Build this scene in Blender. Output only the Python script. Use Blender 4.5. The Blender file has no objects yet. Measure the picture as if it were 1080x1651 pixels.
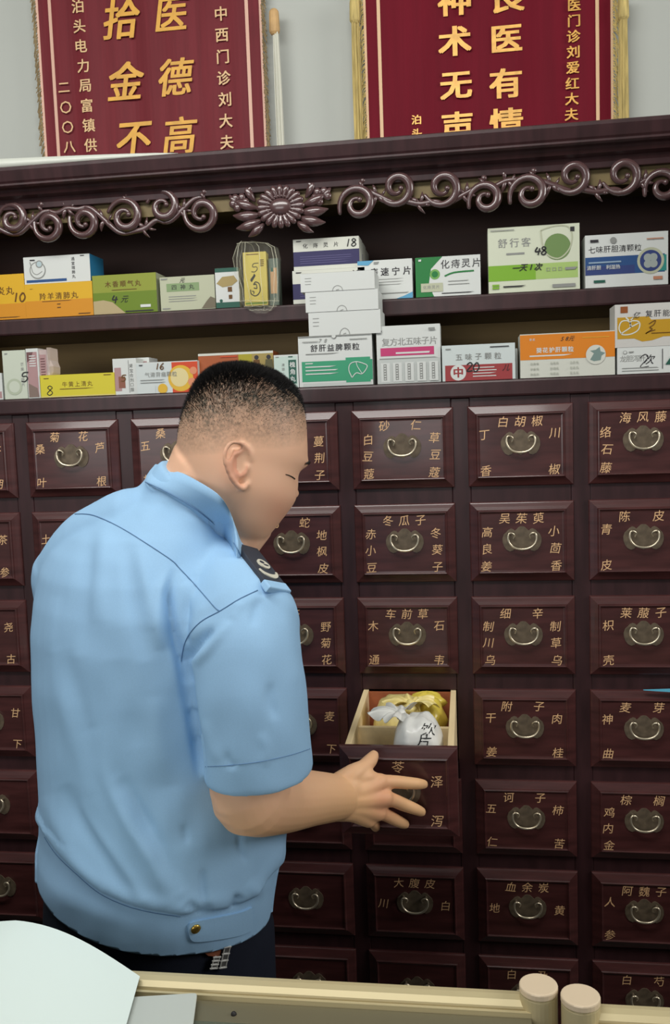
import bpy, bmesh, math, random
import numpy as np
from mathutils import Vector, Matrix
from mathutils.bvhtree import BVHTree
random.seed(7); np.random.seed(7)
S = bpy.context.scene
COL = S.collection
# ------------------------------------------------------------------ camera
CAM = np.array([1.0518, -1.6974, 1.58]); FPX = 1500.0
RC = np.array([[0.989382, 0.141013, -0.035201], [-0.02075, -0.102669, -0.994499], [-0.143851, 0.98467, -0.098653]])
cd = bpy.data.cameras.new('camera'); cam = bpy.data.objects.new('camera', cd); COL.objects.link(cam)
cam.matrix_world = Matrix([[RC[0][i], -RC[1][i], -RC[2][i], CAM[i]] for i in range(3)] + [[0, 0, 0, 1]])
cd.sensor_fit = 'VERTICAL'; cd.sensor_height = 36; cd.lens = FPX / 1651 * 36; cd.clip_start = .05
S.camera = cam
# ------------------------------------------------------------------ light and exposure
S.view_settings.view_transform = 'Standard'; S.view_settings.look = 'None'
S.view_settings.exposure = 0.0; S.view_settings.gamma = 1; S.view_settings.use_curve_mapping = False
w = bpy.data.worlds.new('daylight'); S.world = w; w.use_nodes = True
w.node_tree.nodes['Background'].inputs[0].default_value = (.92, .96, 1, 1)
w.node_tree.nodes['Background'].inputs[1].default_value = .09
def area(name, loc, target, sx, sy, power, col):
    l = bpy.data.lights.new(name, 'AREA'); l.shape = 'RECTANGLE'; l.size = sx; l.size_y = sy; l.energy = power; l.color = col
    o = bpy.data.objects.new(name, l); COL.objects.link(o); o.location = loc
    o.rotation_euler = (Vector(target) - Vector(loc)).to_track_quat('-Z', 'Y').to_euler()
    return o
area('ceiling_lamp_light', (.45, -1.05, 2.72), (.45, -.20, 1.70), 1.7, .35, 24, (1, .98, .94))
area('window_daylight', (3.6, -.9, 2.45), (.8, -.3, 2.0), 1.2, 1.2, 37, (1, .97, .94))
area('shopfront_daylight', (-.2, -4.2, 1.75), (.7, 0, 1.8), 2.6, .9, 31, (1, .99, .98))
# ------------------------------------------------------------------ helpers
def at(u, v, y):                    # photo pixel -> point on the vertical plane at that depth
    r = RC.T @ np.array([(u - 540) / FPX, (v - 825.5) / FPX, 1]); return Vector(CAM + r * ((y - CAM[1]) / r[1]))
def atz(u, v, z):
    r = RC.T @ np.array([(u - 540) / FPX, (v - 825.5) / FPX, 1]); return Vector(CAM + r * ((z - CAM[2]) / r[2]))
def lin(c): return tuple((x / 255 / 12.92 if x <= 10 else ((x / 255 + .055) / 1.055) ** 2.4) for x in c)
MATS = {}
def mat(name, rgb=None, rough=.5, metal=0, spec=.5, coat=0, sub=0, srgb=True, alpha=1, trans=0):
    if name in MATS: return MATS[name]
    m = bpy.data.materials.new(name); m.use_nodes = True; b = m.node_tree.nodes['Principled BSDF']
    c = lin(rgb) if srgb else rgb
    b.inputs['Base Color'].default_value = (*c, 1); b.inputs['Roughness'].default_value = rough
    b.inputs['Metallic'].default_value = metal; b.inputs['Specular IOR Level'].default_value = spec
    b.inputs['Coat Weight'].default_value = coat; b.inputs['Coat Roughness'].default_value = .12
    b.inputs['Alpha'].default_value = alpha; b.inputs['Transmission Weight'].default_value = trans
    MATS[name] = m; return m
def noisy(m, scale=(20, 20, 20), amount=.25, detail=4, bump=0, kind='NOISE', dark=None, light=None, dist=.0005):
    nt = m.node_tree; b = nt.nodes['Principled BSDF']; N = nt.nodes.new
    tc = N('ShaderNodeTexCoord'); mp = N('ShaderNodeMapping'); mp.inputs['Scale'].default_value = scale
    n = N('ShaderNodeTexNoise'); n.inputs['Detail'].default_value = detail; n.inputs['Scale'].default_value = 1
    nt.links.new(tc.outputs['Object'], mp.inputs[0]); nt.links.new(mp.outputs[0], n.inputs['Vector'])
    c = b.inputs['Base Color'].default_value[:3]
    r = N('ShaderNodeValToRGB'); r.color_ramp.elements[0].position = .3; r.color_ramp.elements[1].position = .7
    r.color_ramp.elements[0].color = (*(dark or [x * (1 - amount) for x in c]), 1)
    r.color_ramp.elements[1].color = (*(light or [min(1, x * (1 + amount)) for x in c]), 1)
    nt.links.new(n.outputs[0], r.inputs[0]); nt.links.new(r.outputs[0], b.inputs['Base Color'])
    if bump:
        bp = N('ShaderNodeBump'); bp.inputs['Strength'].default_value = bump; bp.inputs['Distance'].default_value = dist
        nt.links.new(n.outputs[0], bp.inputs['Height']); nt.links.new(bp.outputs[0], b.inputs['Normal'])
    return m
WOOD = noisy(mat('lacquered_rosewood', (72, 38, 37), .38, spec=.4, coat=.4), (9, 9, 60), .35, bump=.12)
WOODF = noisy(mat('lacquered_rosewood_frame', (54, 31, 33), .42, spec=.4, coat=.08), (50, 9, 9), .3, bump=.1)
CARVE = mat('carved_rosewood', (82, 58, 58), .27, spec=.7, coat=.5)
OLIVE = noisy(mat('olive_veneer', (150, 124, 74), .6), (4, 30, 30), .15)
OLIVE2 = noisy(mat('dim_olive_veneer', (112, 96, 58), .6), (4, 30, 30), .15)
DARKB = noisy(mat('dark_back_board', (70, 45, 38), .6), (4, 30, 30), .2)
PALE = noisy(mat('pale_drawer_wood', (244, 220, 172), .55), (40, 6, 40), .12)
BROWNW = noisy(mat('reddish_drawer_wood', (168, 96, 60), .6), (40, 6, 40), .12)
BRONZE = noisy(mat('aged_bronze', (108, 95, 78), .5, metal=.3), (90, 90, 90), .25)
BRASS = mat('bright_brass', (222, 210, 184), .3, metal=.8)
GOLDP = mat('gold_paint', (228, 184, 136), .5)
WALL = noisy(mat('white_wall_paint', (176, 180, 174), .8), (3, 3, 3), .02)
BLACK = mat('black_ink', (22, 22, 24), .6)
WHITE = mat('white_card', (232, 234, 230), .5)
class MB:
    def __init__(s): s.v = []; s.f = []; s.m = []; s.mats = []
    def mi(s, m):
        if m not in s.mats: s.mats.append(m)
        return s.mats.index(m)
    def add(s, vs, fs, m):
        o = len(s.v); s.v += [tuple(p) for p in vs]; i = s.mi(m)
        for f in fs: s.f.append([o + k for k in f]); s.m.append(i)
    def box(s, a, b, m, M=None):
        x0, y0, z0 = a; x1, y1, z1 = b
        vs = [Vector(p) for p in ((x0, y0, z0), (x1, y0, z0), (x1, y1, z0), (x0, y1, z0), (x0, y0, z1), (x1, y0, z1), (x1, y1, z1), (x0, y1, z1))]
        if M: vs = [M @ p for p in vs]
        s.add(vs, [(0, 3, 2, 1), (4, 5, 6, 7), (0, 1, 5, 4), (1, 2, 6, 5), (2, 3, 7, 6), (3, 0, 4, 7)], m)
    def loft(s, rings, m, cap=True, close=True):
        n = len(rings[0]); vs = [p for r in rings for p in r]; fs = []
        for i in range(len(rings) - 1):
            for j in range(n if close else n - 1):
                k = (j + 1) % n; fs.append((i * n + j, i * n + k, (i + 1) * n + k, (i + 1) * n + j))
        if cap and close: fs.append(tuple(range(n - 1, -1, -1))); fs.append(tuple((len(rings) - 1) * n + j for j in range(n)))
        s.add(vs, fs, m)
    def tube(s, pts, rad, m, n=10, sq=1, up=None, flat=False):
        pts = [Vector(p) for p in pts]
        if not hasattr(rad, '__len__'): rad = [rad] * len(pts)
        P, Rr = [], []
        d0 = (pts[1] - pts[0]).normalized(); d1 = (pts[-1] - pts[-2]).normalized()
        for a in (80, 50, 22): P.append(pts[0] - d0 * rad[0] * math.sin(math.radians(a)) ); Rr.append(rad[0] * math.cos(math.radians(a)))
        P += pts; Rr += list(rad)
        for a in (() if flat else (22, 50, 80)): P.append(pts[-1] + d1 * rad[-1] * math.sin(math.radians(a))); Rr.append(rad[-1] * math.cos(math.radians(a)))
        rings = []; nrm = None
        for i, p in enumerate(P):
            t = (P[min(i + 1, len(P) - 1)] - P[max(i - 1, 0)]).normalized()
            if nrm is None:
                a = Vector(up) if up else (Vector((0, 0, 1)) if abs(t.z) < .9 else Vector((1, 0, 0)))
                nrm = (a - t * a.dot(t)).normalized()
            else: nrm = (nrm - t * nrm.dot(t)).normalized()
            b = t.cross(nrm)
            rings.append([p + (nrm * math.cos(2 * math.pi * j / n) + b * math.sin(2 * math.pi * j / n) * sq) * Rr[i] for j in range(n)])
        s.loft(rings, m)
    def ball(s, c, r, m, n=16, k=10):
        if not hasattr(r, '__len__'): r = (r, r, r)
        rings = [[(c[0] + r[0] * math.sin(t) * math.cos(2 * math.pi * j / n), c[1] + r[1] * math.sin(t) * math.sin(2 * math.pi * j / n), c[2] - r[2] * math.cos(t)) for j in range(n)]
                 for t in [math.pi * (i + .12) / (k + .24) for i in range(k + 1)]]
        s.loft(rings, m)
    def prism(s, poly, d, m):      # planar polygon of 3-D points pushed along vector d
        n = len(poly); d = Vector(d); vs = [Vector(p) for p in poly] + [Vector(p) + d for p in poly]
        s.add(vs, [tuple(range(n)), tuple(range(2 * n - 1, n - 1, -1))] + [(j, j + n, (j + 1) % n + n, (j + 1) % n) for j in range(n)], m)
    def build(s, name, parent=None, smooth=False, bevel=0, loc=None, seg=2, fix=False):
        me = bpy.data.meshes.new(name)
        vs = s.v if loc is None else [tuple(Vector(p) - Vector(loc)) for p in s.v]
        me.from_pydata(vs, [], s.f)
        for m in s.mats: me.materials.append(m)
        me.polygons.foreach_set('material_index', s.m)
        if smooth: me.polygons.foreach_set('use_smooth', [True] * len(me.polygons))
        if fix:
            bm = bmesh.new(); bm.from_mesh(me); bmesh.ops.recalc_face_normals(bm, faces=bm.faces); bm.to_mesh(me); bm.free()
        me.update()
        return link(name, me, parent, loc, bevel, seg)
def link(name, me, parent=None, loc=None, bevel=0, seg=2):
    o = bpy.data.objects.new(name, me); COL.objects.link(o)
    if loc is not None: o.location = loc
    if parent is not None:
        o.parent = parent
    if bevel:
        b = o.modifiers.new('edge', 'BEVEL'); b.width = bevel; b.segments = seg; b.limit_method = 'ANGLE'; b.angle_limit = math.radians(50)
    return o
def tag(o, label, cat, group=None):
    o['label'] = label; o['category'] = cat
    if group: o['group'] = group
    return o
def struct(o): o['kind'] = 'structure'; return o
def empty(name, loc, label, cat, group=None):
    o = bpy.data.objects.new(name, None); COL.objects.link(o); o.location = loc; return tag(o, label, cat, group)
def cr(pts, n=6, closed=False):     # Catmull-Rom through points
    P = [Vector(p) for p in pts]; out = []; N = len(P)
    for i in range(N if closed else N - 1):
        g = (lambda k: P[k % N]) if closed else (lambda k: P[max(0, min(N - 1, k))])
        a, b, c, d = g(i - 1), g(i), g(i + 1), g(i + 2)
        for k in range(n):
            t = k / n; out.append(.5 * ((2 * b) + (c - a) * t + (2 * a - 5 * b + 4 * c - d) * t * t + (3 * b - a - 3 * c + d) * t ** 3))
    if not closed: out.append(P[-1])
    return out
GL = {}
def glyph(ch, bold=0):              # outline of one character, centred on its own middle, em height 1
    k = (ch, bold)
    if k not in GL:
        cu = bpy.data.curves.new('glyph', 'FONT'); cu.body = ch; cu.offset = bold; cu.resolution_u = 2
        o = bpy.data.objects.new('glyph', cu); COL.objects.link(o)
        me = bpy.data.meshes.new_from_object(o.evaluated_get(bpy.context.evaluated_depsgraph_get()))
        vs = [(v.co.x, v.co.y) for v in me.vertices]; fs = [tuple(p.vertices) for p in me.polygons]
        bpy.data.objects.remove(o); bpy.data.curves.remove(cu); bpy.data.meshes.remove(me)
        xs = [a for a, b in vs] or [0]; ys = [b for a, b in vs] or [0]
        cx, cy = (min(xs) + max(xs)) / 2, (min(ys) + max(ys)) / 2
        GL[k] = ([(a - cx, b - cy) for a, b in vs], fs, max(xs) - min(xs))
    return GL[k]
def put(mb, ch, o, r, u, size, m, bold=0, shear=0, sx=1, rot=0):
    vs, fs, _ = glyph(ch); o, r, u = Vector(o), Vector(r), Vector(u); c, s_ = math.cos(rot), math.sin(rot)
    n_ = r.cross(u).normalized() * .00004
    for q, (ox, oy) in enumerate(((0, 0),) if bold < .006 else ((-1, 0), (1, 0)) if bold < .015 else ((-1, -.6), (1, -.6), (-1, .6), (1, .6), (0, 0))):
        out = []
        for a, b in vs:
            a = (a + ox * bold + shear * b) * sx; b = b + oy * bold; a, b = a * c - b * s_, a * s_ + b * c
            out.append(o + r * (a * size) + u * (b * size) + n_ * q)
        mb.add(out, fs, m)
DIG = {'5': [[(.8, 1), (.25, .95), (.2, .6), (.6, .6), (.75, .35), (.5, .05), (.1, .1)]], '8': [[(.7, .85), (.4, 1), (.2, .8), (.5, .55), (.8, .25), (.5, 0), (.2, .2), (.5, .55), (.75, .8)]],
       '1': [[(.5, 1), (.42, 0)]], '6': [[(.7, 1), (.3, .6), (.2, .2), (.5, 0), (.75, .2), (.55, .45), (.25, .3)]], '0': [[(.5, 1), (.2, .6), (.3, .1), (.6, .05), (.8, .5), (.55, .98)]],
       '4': [[(.35, 1), (.15, .45), (.85, .5)], [(.65, .85), (.55, 0)]], '2': [[(.2, .75), (.5, 1), (.75, .75), (.3, .1), (.9, .12)]]}
# ------------------------------------------------------------------ the room
b = MB(); b.box((-1.6, .36, 0), (4.0, .46, 3.05), WALL); struct(b.build('wall_back'))
b = MB(); b.box((-1.6, -4.6, -.05), (4.0, .46, 0), noisy(mat('grey_floor_tile', (66, 62, 58), .5), (6, 6, 6), .1)); struct(b.build('floor'))
b = MB(); b.box((-1.6, -4.6, 3.05), (4.0, .46, 3.12), WALL); struct(b.build('ceiling'))
# ------------------------------------------------------------------ the medicine cabinet
PX, PZ, DW, DH, ZT = .21, .17292, .1848, .14495, 1.59544
CB = empty('medicine_cabinet', (.7, .17, 0), 'dark rosewood herb cabinet with rows of lettered drawers and two open shelves', 'cabinet')
def cpart(mb, name, **k):
    o = mb.build(name, CB, **k); o.matrix_parent_inverse = Matrix.Translation((-.7, -.17, 0)); return o
X0, X1 = -.040, 1.485
SH1, SH2 = 1.6405, 1.8025           # tops of the two shelves
YU = .085                           # front of the upper shelves
b = MB()                            # face frame: stiles and rails around the drawer openings
zb = ZT - 6 * PZ - DH
for c in range(8):
    x = c * PX - (PX - DW) / 2
    b.box((x - .0165, 0, .12), (x + .0165, .022, SH1 - .03), WOODF)
for r in range(8):
    z = ZT - r * PZ + (PZ - DH) / 2
    for c in range(7): b.box((c * PX + .0039, .0008, z - .0175), (c * PX + DW - .0039, .0212, z + .0175), WOODF)
b.box((X0, .0008, .12), (X1, .0212, zb - .03), WOODF)
b.box((X0 + .02, .03, .02), (X1 - .02, .06, .125), WOODF)
cpart(b, 'face_frame', bevel=.0015)
b = MB(); b.box((X0, 0, 0), (X0 + .018, .34, 2.03), WOODF); cpart(b, 'side_panel')
b = MB(); b.box((X1 - .018, 0, 0), (X1, .34, 2.03), WOODF); cpart(b, 'side_panel')
b = MB(); b.box((X0 + .018, .325, .1), (X1 - .018, .34, SH2 - .03), OLIVE); cpart(b, 'back_panel')
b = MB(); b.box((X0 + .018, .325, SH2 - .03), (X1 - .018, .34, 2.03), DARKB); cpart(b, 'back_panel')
b = MB(); b.box((X0, -.008, SH1 - .03), (X1, .325, SH1), WOODF); cpart(b, 'shelf', bevel=.004)
b = MB(); b.box((X0 + .018, YU, SH2 - .032), (X1 - .018, .325, SH2), WOODF); cpart(b, 'shelf', bevel=.004)
for r in range(1, 7):               # dust boards between the drawer rows
    z = ZT - r * PZ + (PZ - DH) / 2
    b = MB(); b.box((X0 + .018, .022, z - .008), (X1 - .018, .325, z), BROWNW); cpart(b, 'dust_board')
b = MB(); b.box((X0 + .018, .0755, 2.012), (X1 - .018, .325, 2.03), OLIVE2); cpart(b, 'top_board')
b = MB()                            # cornice moulding: a swept profile
prof = [(.075, 2.008), (.058, 2.008), (.056, 2.018), (.052, 2.026), (.040, 2.030), (.036, 2.036), (.034, 2.040), (.024, 2.0415), (.020, 2.0445), (.021, 2.048), (.018, 2.052), (.012, 2.070), (.012, 2.076), (.020, 2.079), (.34, 2.079), (.34, 2.03), (.075, 2.03)]
b.loft([[(x, y, z) for y, z in prof] for x in (X0 - .03, X1 + .03)], WOODF); cpart(b, 'cornice', bevel=.0012, fix=True)
# drawers
TXT = {(0, 0): ('', '', '芬胡'), (1, 0): ('菊花', '桑叶', '芦根'), (2, 0): ('桑寄', '五加', ''), (3, 0): ('', '', '蔓荆子'), (4, 0): ('砂仁', '白豆蔻', '草豆蔻'), (5, 0): ('白胡椒', '丁香', '川椒'), (6, 0): ('海风藤', '络石藤', ''),
       (0, 1): ('', '', '茶参'), (1, 1): ('', '土人', ''), (3, 1): ('乌蛇', '千年', '地枫皮'), (4, 1): ('冬瓜子', '赤小豆', '冬葵子'), (5, 1): ('吴茱萸', '高良姜', '小茴香'), (6, 1): ('陈皮', '青皮', ''),
       (0, 2): ('', '', '尧古'), (3, 2): ('干', '', '野菊花'), (4, 2): ('车前草', '木通', '石韦'), (5, 2): ('细辛', '制川乌', '制草乌'), (6, 2): ('莱菔子', '枳壳', ''),
       (0, 3): ('', '', '甘下'), (3, 3): ('羌', '', '麦下'), (4, 3): ('苓', '', '泽泻'), (5, 3): ('附子', '干姜', '肉桂'), (6, 3): ('麦芽', '神曲', ''),
       (5, 4): ('诃子', '五仁', '柿苦'), (6, 4): ('棕榈', '鸡内金', ''), (4, 4): ('', '', ''),
       (4, 5): ('大腹皮', '川', '白'), (5, 5): ('血余炭', '地', '黄'), (6, 5): ('阿魏子', '人参', ''), (6, 6): ('白芍', '', ''), (5, 6): ('白及', '', '')}
fm = MB(); loops = []
for t, y in ((0, .004), (0, -.0016), (.0004, -.0034), (.0014, -.0048), (.0030, -.0056), (.0085, -.0078), (.0142, -.0104), (.0149, -.0124), (.0160, -.0138), (.0172, -.0142), (.0183, -.0136), (.0190, -.0122), (.0215, -.0118)):
    loops.append([(t, y, -t), (DW - t, y, -t), (DW - t, y, t - DH), (t, y, t - DH)])
fm.loft(loops[::-1], WOOD)
FRONT = fm.build('drawer', bevel=0, fix=True); FRONT_ME = FRONT.data; bpy.data.objects.remove(FRONT)
HX, HZ = DW * .5, -DH * .46
half = [(540, 378), (566, 382), (584, 398), (600, 414), (612, 424), (626, 408), (650, 400), (678, 414), (698, 436), (726, 462), (740, 505), (738, 545), (724, 588), (700, 622), (664, 640), (632, 630), (618, 612), (596, 612), (570, 622), (540, 640)]
k_ = .000172
out = [((a - 540) * k_, -(c - 510) * k_) for a, c in half]; out += [(-a, c) for a, c in out[-2:0:-1]]
pm = MB(); pm.prism([(HX + a, -.0133, HZ + c) for a, c in out], (0, .0016, 0), BRONZE)
PLATE_ME = pm.build('back_plate', fix=True).data; bpy.data.objects.remove(bpy.data.objects['back_plate'])
bl = [(452, 500), (462, 468), (440, 446), (414, 444), (398, 466), (396, 510), (412, 552), (446, 588), (490, 607), (540, 613)]
bl = bl + [(1080 - a, c) for a, c in bl[-2::-1]]
hm = MB()
pts = cr([(HX + (a - 540) * k_, -.0185 - .004 * math.sin(min(1, i / 4, (18 - i) / 4) * math.pi / 2), HZ - (c - 510) * k_) for i, (a, c) in enumerate(bl)], 4)
hm.tube(pts, [.0014 + .0009 * math.sin(math.pi * i / (len(pts) - 1)) for i in range(len(pts))], BRASS, 8)
for sgn in (-1, 1):
    hm.tube([(HX + sgn * 20.5 * k_ * 6, -.011, HZ + .0105), (HX + sgn * 20.5 * k_ * 6, -.022, HZ + .0105)], .0026, BRONZE, 8)
PULL_ME = hm.build('bail_pull', smooth=True).data; bpy.data.objects.remove(bpy.data.objects['bail_pull'])
EY = (1, 0, 0), (0, 0, 1)
def lettering(tx, parent):
    top, left, right = tx
    if top + left + right:
        b = MB(); y = -.0123; r = random.Random(top + left + right)
        xs = {1: [.5], 2: [.33, .64], 3: [.34, .5, .66]}
        for i, ch in enumerate(top): put(b, ch, (DW * xs[len(top)][i], y, -DH * .205), *EY, .0205, GOLDP, shear=.15, rot=r.uniform(-.08, .12))
        for s_, x in ((left, .165), (right, .815)):
            zs = {1: [.5], 2: [.36, .80], 3: [.37, .58, .80]}.get(len(s_), [])
            for i, ch in enumerate(s_): put(b, ch, (DW * (x + r.uniform(-.01, .01)), y, -DH * zs[i]), *EY, .0205, GOLDP, shear=.15, rot=r.uniform(-.08, .12))
        b.build('lettering', parent)
YOPEN, SAG = -.292, math.radians(1.5)
for r in range(7):
    for c in range(7):
        d = link('drawer', FRONT_ME, CB); d.matrix_parent_inverse = Matrix.Translation((-.7, -.17, 0))
        d.location = (c * PX, 0, ZT - r * PZ)
        link('back_plate', PLATE_ME, d); link('bail_pull', PULL_ME, d); lettering(TXT.get((c, r), ('', '', '')), d)
        if (c, r) == (4, 3):
            d['label'] = 'drawer pulled open showing pale wooden sides'
            d.location.y = YOPEN; d.location.z += -.006; d.rotation_euler = (SAG, 0, 0); OD = d
b = MB(); m_ = .006                 # the open drawer's box
b.box((m_, .004, -DH + .006), (m_ + .010, .300, -.006), PALE); b.build('side_board', OD, bevel=.001)
b = MB(); b.box((DW - m_ - .010, .004, -DH + .006), (DW - m_, .300, -.006), PALE); b.build('side_board', OD, bevel=.001)
b = MB(); b.box((m_ + .010, .290, -DH + .006), (DW - m_ - .010, .300, -.010), BROWNW); b.build('rear_board', OD)
b = MB(); b.box((m_ + .010, .004, -DH + .006), (DW - m_ - .010, .290, -DH + .012), PALE); b.build('bottom_board', OD)
b = MB(); b.box((m_ + .010, .118, -DH + .012), (DW - m_ - .010, .126, -.014), PALE); b.build('divider', OD, bevel=.001)
# carved frieze under the cornice
YF = .062
fz = MB()
def px(u, v, y=YF): p = at(u, v, y); return p
def scroll(u, v, r, dirn, flip, tail=None):   # a tapering C-scroll: centre, radius in photo pixels
    c = px(u, v); s_ = r * .00134; pts = []; rad = []
    n = 34; a0 = math.radians(200 if not flip else 160)
    for i in range(n + 1):
        t = i / n; a = a0 + (-1 if dirn > 0 else 1) * t * math.radians(500); q = s_ * (1 - .76 * t ** .85)
        pts.append((c.x + q * math.cos(a) * (1 if not flip else 1), YF - .004 * math.sin(math.pi * t) - .003 * t, c.z + q * math.sin(a)))
        rad.append(.0040 + .0050 * math.sin(math.pi * min(1, t * 1.15)) * (1 - t * .35))
    if tail:
        T = [px(*p) for p in tail]; pts = [Vector(p) for p in cr(T + [pts[0]], 5)][:-1] + pts
        k = len(pts) - n - 1; rad = [.0018 + .0014 * i / k for i in range(k)] + rad
    fz.tube(pts, rad, CARVE, 8)
    fz.ball((pts[-1][0], YF - .007, pts[-1][2]), .0052, CARVE, 10, 6)
def leaf(u, v, L, ang, wd=.45, bend=.3):
    c = px(u, v); L *= .00108; pts = []; rad = []
    for i in range(8):
        t = i / 7; a = ang + bend * t
        pts.append((c.x + L * t * math.cos(a), YF - .003 * math.sin(math.pi * t), c.z + L * t * math.sin(a))); rad.append(max(.0008, L * wd * .5 * math.sin(math.pi * (.15 + .8 * t))))
    fz.tube(pts, rad, CARVE, 8, .7)
SC = [(-40, 372, 22, -1), (22, 354, 24, 1), (80, 364, 24, -1), (137, 358, 24, -1), (203, 350, 27, 1), (264, 334, 25, 1), (326, 345, 27, -1),
      (577, 330, 27, -1), (640, 303, 25, 1), (714, 303, 26, 1), (783, 322, 24, -1), (853, 313, 27, -1), (923, 285, 24, 1), (1003, 283, 26, 1), (1068, 302, 24, -1), (1132, 276, 22, 1)]
for i, (u, v, r, k) in enumerate(SC):
    left = u < 450
    if k > 0: scroll(u, v, r, -1 if not left else 1, left)
    else: scroll(u, v, r, 1 if not left else -1, left)
for i in range(len(SC) - 1):        # stems joining neighbouring scrolls
    (u0, v0, r0, k0), (u1, v1, r1, k1) = SC[i], SC[i + 1]
    if u1 - u0 > 150: continue
    a = (u0 + r0 * .5, v0 + k0 * r0 * .86); c = (u1 - r1 * .5, v1 + k1 * r1 * .86)
    mid = ((a[0] + c[0]) / 2, (a[1] + c[1]) / 2 + (4 * k0 if k0 == k1 else 0))
    P = cr([px(u0, v0 + k0 * r0), px(*a), px(*mid), px(*c), px(u1, v1 + k1 * r1)], 5)
    fz.tube(P, [.0038 + .0018 * math.sin(math.pi * j / (len(P) - 1)) for j in range(len(P))], CARVE, 8)
    leaf(mid[0], mid[1], 20, math.radians(60 if k0 > 0 else -60), .4); leaf(mid[0], mid[1], 20, math.radians(130 if k0 > 0 else -130), .4)
    leaf(mid[0] - 4, mid[1], 20, math.radians(-70 if k0 > 0 else 85), .35); leaf(mid[0] + 6, mid[1], 13, math.radians(-30 if k0 > 0 else 40), .4)
for u, v in ((68, 338), (330, 318), (205, 322), (640, 274), (860, 284), (585, 300), (1010, 262), (925, 262), (15, 330), (780, 296)):   # buds that touch the cornice
    leaf(u, v + 4, 16, math.radians(95), .6, .5); c = px(u, v - 8); fz.ball((c.x, YF - .002, c.z), .006, CARVE, 10, 6)
for s_ in (-1, 1):                  # acanthus wings beside the rosette
    for j, (dx, dy, L, a) in enumerate(((34, 18, 44, -28), (36, 8, 46, -12), (40, -4, 42, 8), (42, -16, 34, 50), (52, -22, 26, 100), (66, -12, 26, 30), (28, 24, 34, -50))):
        leaf(452 + s_ * dx, 336 + dy - s_ * dx * .075, L * .95, math.radians(a if s_ > 0 else 180 - a), .44, .25 * s_)
    c = px(452 + s_ * 66, 322 - s_ * 5)
    for q in range(5): fz.ball((c.x + .012 * math.cos(q * 1.1), YF - .002, c.z + .010 * math.sin(q * 1.1)), (.008, .005, .008), CARVE, 10, 6)
fr = cpart(fz, 'carved_frieze', smooth=True)
b = MB(); b.box((X0 + .018, YF + .008, 1.980), (X1 - .018, YF + .012, 2.012), OLIVE2); cpart(b, 'frieze_backing')
rs = MB(); c = px(453, 334)         # rosette
for q in range(20):
    a = 2 * math.pi * q / 20; ca, sa = math.cos(a), math.sin(a)
    P = [(c.x + rr * 1.18 * ca, YF - .004 - .003 * math.sin(rr * 70), c.z + rr * sa) for rr in (.018, .025, .031, .0345)]
    rs.tube(P, [.0030, .0050, .0066, .0058], CARVE, 10, .8)
for q in range(26):
    a = 2 * math.pi * q / 26; rs.ball((c.x + .0265 * math.cos(a), YF - .007, c.z + .0190 * math.sin(a)), .0029, CARVE, 8, 6)
rs.ball((c.x, YF - .003, c.z), (.0235, .010, .0165), CARVE, 24, 12)
o = rs.build('rosette', fr, smooth=True)
# pale sheet lying on the top of the cabinet, at the end near the first banner
b = MB(); PS = mat('cloudy_plastic', (196, 200, 190), .35)
rows = []
for i in range(14):
    t = i / 13; x = -.02 + .55 * t; h = .026 * (1 - t) ** .7 + .0022
    rows.append([(x, y, 2.0795 + hh) for y, hh in ((.022, .0006), (.026, h * .8), (.06, h), (.16, h * .9 + .003 * math.sin(9 * t)), (.30, h * .5), (.31, .0006))])
b.loft(rows, PS); tag(b.build('plastic_sheet', smooth=True), 'cloudy pale plastic sheet lying on the cabinet top below the first banner', 'plastic sheet')
# ------------------------------------------------------------------ silk banners on the wall
YB = .335
def banner(name, label, tlx, trx, zt, zb, cloth, inner, text):
    B = empty(name, ((tlx + trx) / 2, YB, zb), label, 'banner', 'red silk banners on the wall'); inv = Matrix.Translation((-(tlx + trx) / 2, -YB, -zb))
    def part(mb, n, **k): o = mb.build(n, B, **k); o.matrix_parent_inverse = inv; return o
    def wave(x): return .0022 * math.sin((x - tlx) * 38) + .0012 * math.sin((x - tlx) * 91 + 1)
    b = MB(); n = 60; rows = []
    for z in np.linspace(zb, zt, 24):
        xs = np.linspace(tlx, trx, n)
        rows.append([(x, YB + wave(x), z) for x in xs] + [(x, YB + .003 + wave(x), z) for x in xs[::-1]])
    b.loft(rows, cloth); part(b, 'cloth', smooth=False, fix=True)
    for x0, w_ in ((tlx + .026, .007), (trx - .033, .007), (tlx - .002, .005), (trx - .003, .005)):
        b = MB(); b.loft([[(x0, YB - .0016 + wave(x0), z), (x0 + w_, YB - .0016 + wave(x0 + w_), z), (x0 + w_, YB + .001 + wave(x0), z), (x0, YB + .001 + wave(x0), z)] for z in (zb, zt)], inner); part(b, 'braid_trim', fix=True)
    return B, part, wave
RED1 = noisy(mat('dull_red_silk', (104, 32, 40), .6, spec=.2), (60, 60, 4), .12); RED2 = noisy(mat('crimson_velvet', (104, 14, 32), .7, spec=.15), (40, 40, 3), .1)
TRIM1 = mat('pale_pink_braid', (206, 166, 146), .6); TRIM2 = mat('pale_gold_braid', (214, 178, 140), .6)
YEL = noisy(mat('yellow_gold_print', (206, 152, 46), .5), (50, 50, 50), .12); YEL2 = noisy(mat('gold_foil_print', (212, 160, 74), .4, metal=.2), (60, 60, 60), .18); PGOLD = mat('pale_gold_print', (206, 170, 122), .5)
FRINGE = noisy(mat('straw_fringe', (186, 166, 104), .8), (200, 200, 20), .3); FRINGE2 = noisy(mat('brown_fringe', (136, 118, 84), .8), (200, 200, 20), .35)
def write(part, wave, name, items, m, bold, sx=1.0, shear=0):
    b = MB()
    for ch, u, v, s_ in items:
        p = at(u, v, YB - .004); put(b, ch, (p.x, YB - .0042 + 0, p.z), *EY, s_, m, bold, shear, sx)
    part(b, name)
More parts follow.
